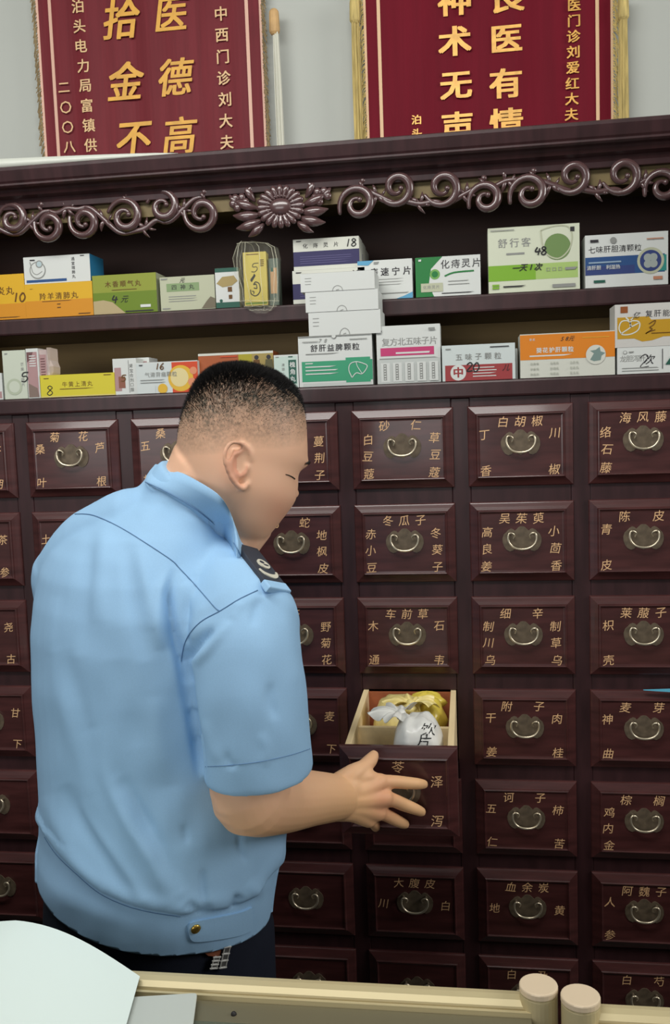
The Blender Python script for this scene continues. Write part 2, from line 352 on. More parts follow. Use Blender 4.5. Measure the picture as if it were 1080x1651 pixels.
def fringe(part, x, z0, z1, m, sgn, wd=.014, n=150):
    b = MB()
    for i in range(n):
        z = z0 + (z1 - z0) * i / n + random.uniform(-.003, .003); L = wd * random.uniform(.6, 1.1)
        b.tube([(x, YB + .001, z), (x + sgn * L * .6, YB - random.uniform(0, .004), z - .006), (x + sgn * L, YB - random.uniform(-.001, .005), z - .012 - random.uniform(0, .012))], .0011, m, 5)
    part(b, 'fringe')
def tassel(part, x, z, L, m, mh, n=26, sp=.012, head=True):
    b = MB()
    if head: b.tube([(x, YB - .012, z + .018), (x, YB - .012, z - .016)], [.0105, .0115], mh, 12)
    for i in range(n):
        a = random.uniform(-1, 1); y = random.uniform(-.006, .004)
        b.tube([(x + a * .007, YB - .012 + y, z - .012), (x + a * sp, YB - .012 + y, z - L * .5), (x + a * sp * random.uniform(.7, 1.2), YB - .012 + y, z - L)], .0014, m, 5)
    part(b, 'tassel')
B1, part, wave = banner('silk_banner', 'dull red silk banner with yellow characters, hung beside the frayed white tassel', at(66, 120, YB).x, at(424, 120, YB).x, 2.62, 2.12, RED1, TRIM1, None)
write(part, wave, 'large_lettering', [('医', 278, 22, .080), ('德', 283, 124, .082), ('高', 290, 218, .082), ('拾', 196, 30, .088), ('金', 203, 130, .086), ('不', 216, 226, .086)], YEL, .020, .95, .18)
sm = [(c, 125 + i * 3, 10 + i * 32, .030) for i, c in enumerate('泊头电力局富镇供')] + [(c, 103 + i * 3, 141 + i * 32, .028) for i, c in enumerate('二〇〇八')] + [(c, 356 + i * 1.6, 22 + i * 34.5, .031) for i, c in enumerate('中西门诊刘大夫')]
write(part, wave, 'small_lettering', sm, PGOLD, .018)
for x, s_ in ((at(66, 120, YB).x, -1), (at(424, 120, YB).x, 1)): fringe(part, x, 2.12, 2.6, FRINGE2, s_, .011)
px_ = at(444, 40, YB)
tassel(part, px_.x, px_.z, .27, mat('white_tassel_thread', (206, 206, 192), .7), noisy(mat('wooden_bead', (190, 154, 104), .6), (40, 40, 40), .15), 14, .010)
B2, part, wave = banner('silk_banner', 'crimson velvet banner with gold characters, straw fringe down both sides', at(590, 110, YB).x, at(987, 100, YB).x, 2.62, 2.10, RED2, TRIM2, None)
write(part, wave, 'large_lettering', [('神', 732, 0, .064), ('术', 733, 66, .062), ('无', 735, 138, .060), ('声', 736, 204, .062), ('良', 820, -6, .064), ('医', 817, 62, .060), ('有', 815, 134, .062), ('情', 816, 198, .062)], YEL2, .03, 1.12)
sm = [(c, 926 - i * .7, 8 + i * 25.2, .0255) for i, c in enumerate('医门诊刘爱红大夫')] + [('泊', 671, 193, .0205), ('头', 672, 215, .0205)]
write(part, wave, 'small_lettering', sm, YEL2, .022, 1.1)
for x, s_ in ((at(590, 110, YB).x, -1), (at(987, 100, YB).x, 1)): fringe(part, x, 2.10, 2.6, FRINGE, s_, .012)
for u, v in ((573, 22), (1003, 16)):
    p = at(u, v, YB); tassel(part, p.x, p.z, .28, FRINGE, FRINGE, 40, .009)
# ------------------------------------------------------------------ medicine cartons on the shelves
def C_(name, rgb): return mat(name, tuple(x * .90 for x in rgb), .45, spec=.35)
WH = C_('white_carton', (226, 230, 226)); GREYT = C_('grey_print', (150, 152, 148)); DK = C_('dark_print', (48, 46, 50)); BROWNP = C_('brown_print', (110, 72, 22))
class Carton:
    def __init__(s, u0, u1, vt, y, zb, depth, card, h=None, dx=0):
        um = (u0 + u1) / 2; zb += .0007
        v0 = 825; p0 = at(u0, vt, y); p1 = at(u1, vt, y)
        s.w = p1.x - p0.x; s.h = h or at(um, vt, y).z - zb; s.loc = (p0.x + s.w / 2, y, zb); s.d = depth; s.mb = MB(); s.l = 0
        w, h, d = s.w / 2, s.h, depth; e = .0008
        s.mb.box((-w, 0, 0), (w, d, h), card)
        s.mb.add([(-w + .002, 0, h + .0002), (w - .002, 0, h + .0002), (w - .002, d * .96, h + .0002), (-w + .002, d * .96, h + .0002)], [(0, 1, 2, 3)], card)
    def X(s, x, y): return (-s.w / 2 + x * s.w, -.00015 - .00012 * s.l, y * s.h)
    def poly(s, pts, m): s.l += 1; s.mb.add([s.X(*p) for p in pts], [tuple(range(len(pts)))], m); return s
    def rect(s, x0, y0, x1, y1, m): return s.poly([(x0, y0), (x1, y0), (x1, y1), (x0, y1)], m)
    def disc(s, x, y, r, m, ry=None, n=28):
        k = s.h / s.w; return s.poly([(min(1, max(0, x + r * k * math.cos(2 * math.pi * i / n))), min(1, max(.004, y + (ry or r) * math.sin(2 * math.pi * i / n)))) for i in range(n)], m)
    def side(s, m, right=True):
        w = s.w / 2 * (1 if right else -1) + (.0002 if right else -.0002); s.mb.add([(w, .0005, .0005), (w, s.d, .0005), (w, s.d, s.h), (w, .0005, s.h)], [(0, 1, 2, 3)], m); return s
    def text(s, t, x, y, size, m, pitch=None, bold=.012, vert=False, shear=0, sx=1, rot=0):
        s.l += 1; n = len(t); pitch = pitch or 1.08; k = s.h / s.w
        for i, ch in enumerate(t):
            if ch == ' ': continue
            o = i - (n - 1) / 2
            p = s.X(x, y - o * size * pitch) if vert else s.X(x + o * size * pitch * k * sx, y)
            put(s.mb, ch, p, *EY, size * s.h, m, bold, shear, sx, rot)
        return s
    def lines(s, x0, x1, y, n, gap, m, th=.018, var=.3):
        s.l += 1; r = random.Random(int(x0 * 999 + y * 777))
        for i in range(n): s.mb.add([s.X(*p) for p in ((x0, y - i * gap), (x1 - r.random() * var * (x1 - x0), y - i * gap), (x1 - r.random() * .1 * (x1 - x0), y - i * gap + th), (x0, y - i * gap + th))], [(0, 1, 2, 3)], m)
        return s
    def stroke(s, pts, wd, m):            # a pen line; width as a fraction of the height
        s.l += 1; k = s.h / s.w; P = [Vector((p[0], p[1], 0)) for p in pts]
        if len(P) > 2: P = cr(P, 5)
        vs = []
        for i, p in enumerate(P):
            t = P[min(i + 1, len(P) - 1)] - P[max(0, i - 1)]; t = Vector((t.x / k, t.y, 0)).normalized(); nn = Vector((-t.y * k, t.x, 0)) * wd / 2
            vs += [s.X(p.x + nn.x, p.y + nn.y), s.X(p.x - nn.x, p.y - nn.y)]
        s.mb.add(vs, [(2 * i, 2 * i + 1, 2 * i + 3, 2 * i + 2) for i in range(len(P) - 1)], m); return s
    def pen(s, digits, x, y, size, m=BLACK, wd=.035):
        k = s.h / s.w
        for i, ch in enumerate(digits):
            for st in DIG.get(ch, []): s.stroke([(x + (i * .75 + a + .15 * b) * size * k, y + b * size) for a, b in st], wd, m)
        return s
    def done(s, label, group='medicine cartons on the shelves', rot=0, name='medicine_carton'):
        o = s.mb.build(name, bevel=0); o.location = s.loc; o.rotation_euler = (0, 0, rot); return tag(o, label, 'medicine box', group)
GU, GLo = 'cartons on the upper shelf', 'cartons on the lower shelf'
Y1, Y2 = YU + .004, -.003
YELC = C_('yellow_carton', (232, 182, 40)); YEL3 = C_('amber_print', (222, 150, 36)); LIME = C_('lime_carton', (150, 160, 58)); LIMED = C_('lime_print', (112, 138, 34)); OLC = C_('pale_green_carton', (196, 200, 172))
GRN = C_('green_print', (36, 128, 62)); GRND = C_('dark_green_print', (40, 96, 80)); MINT = C_('mint_green_print', (62, 164, 122)); NAVY = C_('navy_print', (48, 44, 92)); BLUE = C_('blue_print', (44, 84, 140)); SKY = C_('sky_blue_print', (96, 168, 206))
k = Carton(-34, 38, 443, Y1, SH2, .07, YELC); k.rect(0, 0, 1, .35, YEL3).text('炎丸', .57, .64, .2, BROWNP).pen('10', .7, .38, .2, BROWNP).lines(.1, .9, .04, 1, .1, BROWNP); k.done('yellow carton ending in 丸 and pen-marked 10, at the left end of the upper shelf', GU)
k = Carton(39, 148, 456, Y1, SH2, .075, YELC); hy = k.h
k.rect(0, 0, 1, .5, YEL3).text('羚羊清肺丸', .5, .62, .22, BROWNP, 1.15).lines(.25, .75, .46, 1, .1, BROWNP, .02).lines(.47, .53, .36, 2, .1, BROWNP, .03).lines(.78, .97, .05, 1, .1, BROWNP, .03).text('一', .1, .86, .1, BROWNP); k.done('yellow-orange carton of five-character pills, carrying the white and blue carton', GU)
k = Carton(37, 144, 412, Y1 + .001, SH2 + hy + .0004, .07, WH, h=at(90, 412, Y1).z - SH2 - hy - .001); SB = C_('bright_blue_side', (52, 138, 190))
k.side(SB).rect(.03, .05, .64, .15, BLUE).text('通宣理肺丸', .75, .52, .14, DK, 1.15, vert=True).lines(.86, .93, .93, 1, .1, DK, .03).disc(.21, .5, .32, GREYT).disc(.21, .5, .28, WH).stroke([(.10, .82), (.12, .6), (.14, .42), (.2, .34), (.28, .45)], .03, GREYT).disc(.24, .72, .14, GREYT).disc(.24, .72, .1, C_('pale_blue_print', (190, 210, 214))).lines(.1, .18, .86, 1, .1, DK, .04)
k.done('white carton with bright blue end and line-drawn lungs, on top of the yellow-orange one', GU)
k = Carton(148, 251, 442, Y1, SH2, .06, LIME); FLR = C_('dull_pink_print', (190, 172, 130))
k.rect(0, 0, 1, .55, LIMED).side(OLC).poly([(0, 0), (.5, 0), (.42, .12), (.3, .3), (.16, .36), (0, .34)], FLR).text('木香顺气丸', .48, .76, .17, BROWNP, 1.2).lines(.3, .7, .6, 1, .1, BROWNP, .015).pen('4', .28, .27, .2).text('元', .5, .36, .2, BLACK, shear=.4, bold=0).rect(.74, .13, .9, .2, WH).lines(.5, .95, .03, 1, .1, DK, .03)
k.done('olive green carton priced 4元 in pen, left of the pale grey-green one', GU)
k = Carton(257, 345, 445, Y1, SH2, .06, OLC); k.rect(.12, .56, .72, .8, C_('sage_band', (140, 166, 118))).text('四神丸', .42, .68, .17, DK, 1.6).lines(.15, .7, .4, 3, .07, GREYT, .02).poly([(.75, .02), (1, .02), (1, .3), (.92, .36), (.84, .22)], C_('grey_photo', (120, 112, 92))).text('元', .42, .88, .16, BLACK, shear=.4, bold=0).lines(.02, .16, .92, 1, .1, GREYT, .04).lines(.03, .2, .05, 1, .1, GREYT, .03); k.done('pale grey-green carton with a sage green title band', GU)
k = Carton(346, 384, 432, Y1, SH2, .05, WH); k.rect(0, 0, 1, .14, GRND).rect(0, .9, 1, 1, GRND).poly([(.05, .62), (.3, .78), (.8, .8), (.95, .66), (.7, .55), (.3, .52)], C_('tan_picture', (176, 156, 100))).poly([(.52, .4), (.7, .4), (.7, .52), (.52, .52)], BROWNP).rect(.55, .22, .7, .32, BROWNP).disc(.22, .18, .04, GRND); k.done('small white carton with dark green top and bottom bands beside the clear bag', GU)
# the bagged box
yb_ = Y1 - .012
k = Carton(391, 428, 401, yb_, SH2, .03, C_('straw_carton', (214, 196, 96)), h=.100)
k.rect(.04, .02, .97, .06, LIMED).lines(.15, .7, .95, 1, .1, BROWNP, .015).pen('5', .30, .62, .17, BLACK, .012).poly([(.3, .5), (.42, .56), (.46, .6), (.52, .56), (.4, .48), (.34, .44), (.28, .47)], BLACK).stroke([(.42, .33), (.55, .32), (.52, .4), (.42, .39), (.5, .44), (.66, .4), (.68, .26), (.5, .18), (.3, .22), (.28, .3)], .016, BLACK).stroke([(.34, .27), (.42, .26), (.4, .22)], .014, BLACK).lines(.72, .92, .84, 4, .035, BROWNP, .012)
k.done('straw yellow upright carton with a black curl, inside the clear bag', GU, rot=.05, name='medicine_carton')
k = Carton(432, 447, 409, yb_ + .012, SH2, .03, C_('teal_grey_carton', (96, 112, 100)), h=.088); k.rect(.15, .25, .85, .8, C_('peach_print', (200, 160, 116))).rect(.2, .72, .5, .8, GRND); k.done('narrow grey-green carton with a peach panel, inside the clear bag', GU)
CLEAR = mat('clear_plastic_film', (225, 225, 205), .18, alpha=.05)
b = MB(); R_ = random.Random(3); c0 = at(413, 448, yb_); rings = []
for i, (v, ul, ur) in enumerate(((388, 386, 404), (391, 380, 432), (398, 376, 446), (415, 373, 450), (440, 376, 450), (465, 384, 449), (485, 387, 449), (494, 393, 446), (500, 402, 438), (505, 414, 428))):
    a, d_ = at(ul, v, yb_), at(ur, v, yb_); cx, rx = (a.x + d_.x) / 2, (d_.x - a.x) / 2; ry = min(.026, .006 + .022 * math.sin(math.pi * (i + .3) / 9.6))
    rings.append([(cx + rx * math.cos(t) * (1 + R_.uniform(-.05, .05)), (yb_ + .014 if v < 484 else YU - .0068) + (ry if v < 484 else .0045) * math.sin(t) * (1 + R_.uniform(-.12, .12)), (a.z + d_.z) / 2 + (d_.z - a.z) / 2 * math.cos(t) + R_.uniform(-.001, .001)) for t in [2 * math.pi * j / 28 for j in range(28)]])
b.loft(rings, CLEAR); CREASE = mat('film_crease', (226, 224, 200), .25, alpha=.30)
for q in (2, 5, 9, 12, 15, 18, 19, 22, 25, 27): b.tube([Vector(rings[i][(q + (i * 3 + q) % 3 - 1) % 28]) + Vector((0, -.0003, 0)) for i in range(q % 3, 7 + q % 3)], .0007, CREASE, 5)
for i in (1, 6, 7, 8): b.tube([rings[i][j % 28] for j in range(14, 29)], .0006, CREASE, 5)
tag(b.build('clear_bag', smooth=False, fix=True), 'crinkled clear plastic bag holding the straw yellow upright carton', 'plastic bag')
# hemorrhoid tablets: a pile of navy and white cartons
CRM = C_('cream_white_carton', (222, 224, 212))
def navy(u0, u1, vt, h, y, zb, label, title=True):
    k = Carton(u0, u1, vt, y, zb, .055, CRM, h=h); k.rect(0, .13, 1, .60, NAVY).side(CRM)
    k.lines(.1, .93, .42, 4, .07, C_('pale_navy_print', (90, 84, 130)), .02)
    if title: k.text('化痔灵片', .42, .78, .17, DK, 2.0, bold=0).pen('18', .78, .68, .24).lines(.05, .14, .92, 1, .1, DK, .03)
    return k.done(label, GU)
hN = .062
z1 = SH2
navy(454, 574, 0, hN, Y1, z1, 'navy and cream carton pen-marked 18, lower front one of the navy pile')
navy(457, 566, 0, .058, Y1 + .002, z1 + hN + .0004, 'navy and cream carton pen-marked 18, topmost front one of the navy pile')
for i, (dx, dy) in enumerate(((8, .058), (13, .116))):
    navy(458 + dx, 564 + dx, 0, .056 - .004 * i, Y1 + .002 + dy, z1 + hN + .0004, ('second', 'third')[i] + ' navy and cream carton back in the upper layer of the navy pile', False)
    navy(455 + dx, 572 + dx, 0, hN - .0005, Y1 + dy, z1, ('second', 'third')[i] + ' navy and cream carton back in the lower layer of the navy pile', False)
k = Carton(576, 664, 419, Y1, SH2, .06, WH); k.text('痔速宁片', .60, .70, .22, DK, 1.3, bold=.02).lines(.35, .85, .5, 3, .07, GREYT, .015).lines(.3, .95, .13, 1, .1, GREYT, .03).poly([(.7, 0), (1, 0), (1, .16), (.85, .07)], SKY).poly([(0, .9), (0, 1), (.3, 1), (.2, .88)], SKY).lines(.3, .4, .9, 1, .1, GREYT, .06); k.done('white carton with blue swoosh corners, just right of the navy pile', GU)
k = Carton(669, 774, 413, Y1, SH2, .06, WH); k.poly([(0, 0), (.28, 0), (.2, .3), (.24, .7), (.42, 1), (0, 1)], GRN).disc(.3, .56, .13, C_('leaf_print', (120, 176, 90))).disc(.3, .56, .08, GRN).text('化痔灵片', .70, .80, .24, DK, 1.1, bold=0).stroke([(.45, .5), (.6, .58), (.9, .6)], .04, GRN).rect(.08, .12, .42, .34, OLC).text('化痔灵片', .24, .24, .1, GREYT, 1.1).lines(.5, .85, .36, 2, .08, GREYT, .015).lines(.4, .95, .06, 1, .1, DK, .02).lines(.05, .1, .9, 1, .1, WH, .05); k.done('white carton with a bright green left edge and leaf disc', GU)
k = Carton(786, 934, 364, Y1, SH2, .06, C_('cream_green_carton', (222, 228, 204))); LG = C_('spring_green_print', (132, 184, 52)); LG2 = C_('pale_spring_print', (176, 206, 120))
k.rect(0, .18, .98, .42, LG2).rect(0, .18, .52, .42, LG).text('舒行客', .29, .76, .15, GREYT, 1.2).rect(.2, .575, .4, .605, GREYT).disc(.76, .66, .2, C_('badge_green', (118, 148, 88))).stroke([(.58, .92), (.64, .95), (.76, .98), (.88, .95), (.92, .8), (.88, .6), (.76, .48), (.62, .6), (.58, .92)], .02, OLC).rect(.9, .88, .945, .95, DK).pen('48', .50, .55, .12, BLACK, .022).text('一天1次', .43, .37, .12, BLACK, .95, .02, shear=.3).text('口口口', .72, .32, .07, GREYT, 1.3).lines(.84, .98, .3, 1, .1, GREYT, .04).rect(.70, .04, .95, .09, GREYT).lines(.16, .42, .08, 1, .1, DK, .02).lines(.04, .12, .1, 2, .04, LG, .03).lines(.03, .3, .95, 1, .1, GREYT, .012)
k.done('largest carton of the upper shelf, cream with a spring green band and pen note 48', GU)
k = Carton(943, 1077, 376, Y1, SH2, .06, WH); DB = C_('deep_blue_print', (54, 70, 128)); TEAL = C_('teal_print', (54, 150, 140))
k.rect(0, .24, .96, .58, BLUE).rect(0, .24, .6, .4, DB).rect(.85, .26, .98, .56, TEAL).text('七味肝胆清颗粒', .36, .72, .14, DK, 1.02, bold=0).disc(.79, .46, .25, OLC).disc(.79, .46, .2, DB)
for q in range(4): k.disc(.79 + .048 * math.cos(.8 + q * 1.57), .46 + .085 * math.sin(.8 + q * 1.57), .075, C_('flower_print', (170, 180, 176)))
k.lines(.04, .45, .46, 1, .1, C_('pale_blue_line', (150, 176, 200)), .03).text('清肝胆 利湿热', .22, .38, .09, WH, 1.0).rect(.1, .09, .24, .14, GRND).rect(.82, .1, .93, .16, C_('salmon_print', (200, 140, 110))).rect(.06, .86, .16, .91, DK).disc(.34, .88, .06, GREYT).lines(.74, .95, .86, 1, .1, C_('salmon_print', (0, 0, 0)), .02)
k.done('white carton with a blue band and round flower badge, upper shelf right', GU)
# lower shelf
PINK = C_('dusty_pink_print', (186, 148, 148)); DPINK = C_('dark_pink_print', (120, 84, 84)); CEL = C_('celadon_white_carton', (214, 222, 204))
k = Carton(-30, 2.5, 602, Y2, SH1, .05, WH); k.rect(.5, .05, .95, .3, PINK); k.done('white carton cut by the left end of the lower shelf', GLo)
k = Carton(3, 40, 565, Y2 - .001, SH1, .05, CEL); k.text('芒果止咳片', .84, .5, .08, GREYT, 1.3, vert=True, bold=0).lines(.1, .24, .92, 1, .1, GREYT, .03).disc(.45, .25, .17, C_('celadon_shade', (192, 202, 178))).disc(.45, .25, .12, CEL).pen('5', .72, .34, .2, BLACK, .022); k.done('celadon white upright carton pen-marked 5 at the left of the lower shelf', GLo)
k = Carton(41, 60.5, 562, Y2, SH1, .05, WH); k.rect(.05, .02, .9, .93, PINK).poly([(.05, .93), (.05, .72), (.35, .78), (.6, .93)], DPINK).poly([(.05, .02), (.9, .02), (.8, .2), (.1, .3)], C_('floral_print', (140, 120, 110))).lines(.25, .85, .84, 5, .05, WH, .02); k.done('narrow pink carton between the celadon carton and the torn wrapper', GLo)
k = Carton(61.5, 74.5, 564, Y2 + .004, SH1, .05, C_('pale_pink_carton', (206, 186, 182))); k.rect(.1, .3, .9, .9, PINK).lines(.2, .8, .8, 9, .055, DPINK, .025); k.done('narrowest pale pink carton of the lower shelf, under the torn wrapper', GLo)
b = MB(); R_ = random.Random(5); FILM = mat('pink_white_film', (228, 212, 206), .3, alpha=.75); p = at(76, 562, Y2 + .004); rows = []
for i in range(9):
    z = SH1 + (p.z - SH1 + .0015) * i / 8; q = .004 + .0035 * math.sin(i * 1.7) * (1 if i < 8 else -.6)
    rows.append([(p.x - .0012, Y2 + .003, z), (p.x + q * .6, Y2 + .001 + .002 * math.sin(i * 2.2), z), (p.x + q, Y2 + .012, z + .001), (p.x + q * .8, Y2 + .045, z), (p.x - .0012, Y2 + .05, z)])
b.loft(rows, FILM, cap=False, close=False); tag(b.build('torn_wrapper'), 'torn pinkish plastic wrapper edge beside the narrowest pale pink carton', 'plastic wrapper')
k = Carton(64, 184, 603, Y2 - .002, SH1, .07, C_('lemon_carton', (226, 212, 60))); k.text('牛黄上清丸', .5, .56, .26, BROWNP, 1.15, bold=0).lines(.26, .76, .34, 1, .1, BROWNP, .03).pen('8', .06, .1, .42).lines(.05, .13, .84, 1, .1, BROWNP, .03).lines(.86, .97, .9, 1, .1, BROWNP, .03).rect(0, 0, 1, .05, C_('cream_edge', (226, 210, 130))); k.done('low lemon yellow carton pen-marked 8 on the lower shelf', GLo)
k = Carton(204, 240, 577, Y2 + .045, SH1, .05, WH); k.rect(.2, .8, .9, .9, PINK).lines(.1, .9, .7, 3, .1, GREYT, .03); k.done('white carton standing behind the pen-marked 16 carton', GLo)
k = Carton(181, 219, 578, Y2, SH1, .04, WH); k.rect(.06, .1, .34, .75, PINK).rect(.22, .18, .5, .5, C_('rust_print', (150, 96, 76))).text('肾宝合剂口服', .78, .46, .115, GREYT, 1.15, vert=True).pen('5', .3, .36, .18, BROWNP, .03).rect(.66, .05, .68, .95, GREYT); k.done('narrow white upright carton with rust patch, right of the lemon yellow one', GLo)
k = Carton(219, 318, 583, Y2 - .001, SH1, .05, WH); OR = C_('orange_red_print', (220, 78, 40)); AM = C_('amber_yellow_print', (234, 188, 60)); PE = C_('peach_pink_print', (232, 150, 110))
k.rect(0, 0, .6, .97, C_('ice_white_print', (218, 226, 224))).rect(.58, 0, 1, .97, OR).disc(.72, .45, .42, AM).disc(.70, .48, .30, C_('milk_yellow_print', (236, 220, 160))).disc(.9, .32, .13, PE).disc(.93, .68, .12, PE).disc(.92, .08, .1, C_('red_print', (206, 60, 40))).disc(.42, .14, .16, AM).rect(0, 0, .3, .25, C_('ice_white_print', (0, 0, 0))).text('气滞胃痛颗粒', .40, .60, .17, GREYT, 1.08, bold=0).lines(.06, .5, .42, 2, .08, GREYT, .02).pen('16', .3, .76, .2, BROWNP, .03).lines(.05, .12, .9, 1, .1, DK, .03); k.done('white carton pen-marked 16 with orange and yellow fruit shapes', GLo)
k = Carton(319, 440, 568, Y2 + .012, SH1, .05, C_('terracotta_carton', (176, 92, 48))); k.rect(0, .94, 1, 1, CRM).rect(.54, .3, .74, .94, C_('chartreuse_print', (176, 164, 40))).rect(.72, .3, 1, .94, C_('khaki_print', (172, 152, 86))).disc(.78, .84, .06, DK).poly([(.74, .78), (.82, .78), (.83, .5), (.74, .5)], BROWNP).disc(.94, .84, .06, DK).poly([(.9, .78), (.99, .78), (1, .5), (.88, .5)], C_('moss_print', (96, 92, 56))).text('三', .64, .72, .12, DK).rect(.3, .88, .52, .905, OR); k.done("terracotta carton with a chartreuse and khaki end, partly behind the man's head", GLo)
k = Carton(441, 480, 572, Y2 - .002, SH1, .05, WH); k.rect(0, 0, .95, .95, C_('pale_mint_print', (206, 226, 216))).rect(.60, .12, .92, .84, GRND).text('槐角丸', .76, .48, .18, WH, 1.2, vert=True, bold=.02).text('清肠止血', .38, .5, .1, GREYT, 1.3, vert=True, bold=0).lines(.08, .22, .92, 1, .1, GREYT, .03).lines(.6, .8, .92, 1, .1, GRND, .03); k.done('pale mint upright carton with a dark green title label', GLo)
ys = -.005
k = Carton(480, 599, 541, ys, SH1, .08, WH, h=at(540, 541, ys).z - SH1); hb = k.h
k.rect(.05, .0, .98, .07, C_('grey_white_print', (206, 212, 208))).rect(.04, .10, 1, .50, MINT).rect(.64, .06, .97, .55, MINT).text('舒肝益脾颗粒', .50, .76, .15, DK, 1.12, bold=.014).lines(.1, .58, .635, 1, .1, GREYT, .02).text('78', .34, .9, .11, GREYT, 1, 0, shear=.3).lines(.09, .2, .45, 1, .1, WH, .02).lines(.09, .55, .38, 3, .07, WH, .022)
k.stroke([(.72, .15), (.68, .3), (.7, .42), (.78, .46), (.88, .42), (.93, .36), (.86, .22), (.78, .24), (.72, .15)], .016, WH).stroke([(.78, .46), (.80, .36), (.86, .22)], .012, WH).rect(0, .98, 1, 1, GREYT).lines(.7, .96, .9, 1, .1, GREYT, .015).lines(.06, .3, .88, 1, .1, GREYT, .015).disc(.49, .985, .05, GREYT).disc(.49, .985, .04, WH); k.done('white and mint green liver granule carton at the bottom of the white stack', GLo)
z = SH1 + hb + .0003
for i, (u0, u1, vt, vb, lab) in enumerate(((478, 598, 503, 536, 'third white carton down, resting on the mint green liver granule carton'), (474, 595, 470, 505, 'second white carton down in the plain white stack'), (467, 590, 440, 474, 'topmost plain white carton of the white stack'))):
    hh = at(535, vt, ys).z - z; k = Carton(u0, u1, 0, ys - .001 * i, z, .088 - .002 * i, WH, h=hh); k.lines(.06, .15, .72, 3, .16, GREYT, .03, .1)
    if i < 3:
        cx = .5; k.stroke([(cx - .07, 0.0), (cx - .05, .18), (cx, .27), (cx + .05, .18), (cx + .07, 0.0)], .03, GREYT).stroke([(cx - .02, .03), (cx + .02, .06)], .03, GREYT)
    k.done(lab, GLo, rot=(-.03, .015, -.02)[i] * 0); z += hh + .0003
k = Carton(606, 709, 524, Y2 + .002, SH1, .06, WH); MAG = C_('magenta_print', (206, 64, 120))
k.text('复方北五味子片', .52, .72, .145, GREYT, .95, bold=.01).rect(.06, .48, .9, .62, MAG).lines(.3, .88, .51, 1, .1, WH, .03).rect(0, .0, 1, .42, C_('grey_white_print', (0, 0, 0))).lines(.04, .97, .42, 1, .1, GREYT, .02, .02)
for q in range(5): k.rect(.06 + q * .19, .03, .20 + q * .19, .36, WH).rect(.1 + q * .19, .06, .15 + q * .19, .34, GREYT).lines(.11 + q * .19, .14 + q * .19, .3, 6, .045, WH, .02)
k.lines(.03, .1, .9, 1, .1, DK, .02).rect(.82, .9, .92, .94, GREYT); k.done('white carton with a magenta strip and row of grey columns', GLo)
k = Carton(822, 834, 562, Y2 + .03, SH1, .03, WH); k.done('sliver of a white carton behind the red-panelled carton', GLo)
k = Carton(712, 830, 555, Y2 - .001, SH1, .06, C_('pale_ice_carton', (218, 228, 226))); RD = C_('brick_red_print', (166, 64, 66))
k.rect(.04, 0, .96, .44, RD).disc(.22, .23, .22, WH).text('中', .22, .24, .3, RD, bold=.04).text('五味子颗粒', .5, .66, .2, GREYT, 1.35, bold=.012).lines(.42, .75, .34, 4, .08, WH, .025).pen('20', .30, .24, .26).text('儿', .88, .32, .2, DK, shear=.3, bold=0).lines(.05, .13, .88, 1, .1, GREYT, .03).lines(.66, .92, .9, 1, .1, DK, .025); k.done('pale carton with a brick red panel and round 中 emblem', GLo)
k = Carton(838, 991, 536, Y2 - .002, SH1, .06, C_('cream_white_carton', (0, 0, 0))); ORG = C_('orange_print', (232, 138, 34))
k.rect(0, .41, 1, .98, ORG).text('葵花护肝颗粒', .37, .62, .13, WH, 1.1, bold=.03).lines(.1, .6, .48, 1, .1, WH, .03).text('葵花', .13, .87, .06, WH, 1.2).lines(.66, .96, .86, 1, .1, AM, .012).text('58元', .5, .86, .13, BLACK, .8, 0, shear=.4).disc(.80, .47, .22, CRM).poly([(.74, .36), (.78, .5), (.74, .56), (.8, .58), (.84, .64), (.85, .54), (.9, .5), (.86, .44), (.85, .34), (.78, .32)], C_('grey_green_print', (128, 152, 146)))
for q in range(3):
    for r_ in range(3): k.text('治护肝'[r_] + '疾理炎'[q] + '病', .15 + .21 * q, .32 - .12 * r_, .06, C_('pale_grey_print', (180, 184, 170)), 1.1)
k.done('orange and white sunflower liver granule carton priced 58元', GLo)
k = Carton(995, 1120, 560, Y2 - .002, SH1, .06, WH, h=at(1040, 560, Y2).z - SH1); hq = k.h
k.text('龙胆泻肝', .2, .58, .26, GREYT, .9, 0).pen('2', .24, .2, .52, DK, .03).text('次', .42, .52, .4, DK, 1, 0, shear=.3).lines(.06, .55, .2, 2, .1, GREYT, .03).rect(.58, .15, .59, .9, DK).disc(.1, .82, .07, GREYT).disc(.1, .82, .05, WH).lines(.15, .22, .8, 1, .1, GREYT, .05).poly([(.62, .3), (.72, .7), (.72, .3)], GRND); k.done('lower white carton with pen note 2次 under the mustard apple carton', GLo)
k = Carton(991, 1122, 490, Y2 - .002, SH1 + hq + .0004, .06, C_('pale_grey_white_carton', (214, 212, 206)), h=at(1040, 490, Y2).z - SH1 - hq - .0004); MU = C_('mustard_print', (200, 154, 36))
k.poly([(.03, .2), (.24, .2), (.34, .12), (.46, .14), (.6, .22), (1, .22), (1, .62), (.45, .62), (.42, .7), (.03, .7)], MU).text('复肝能', .53, .76, .17, DK, 1.15, .0).rect(.07, .8, .16, .95, C_('brown_stamp', (150, 84, 40)))
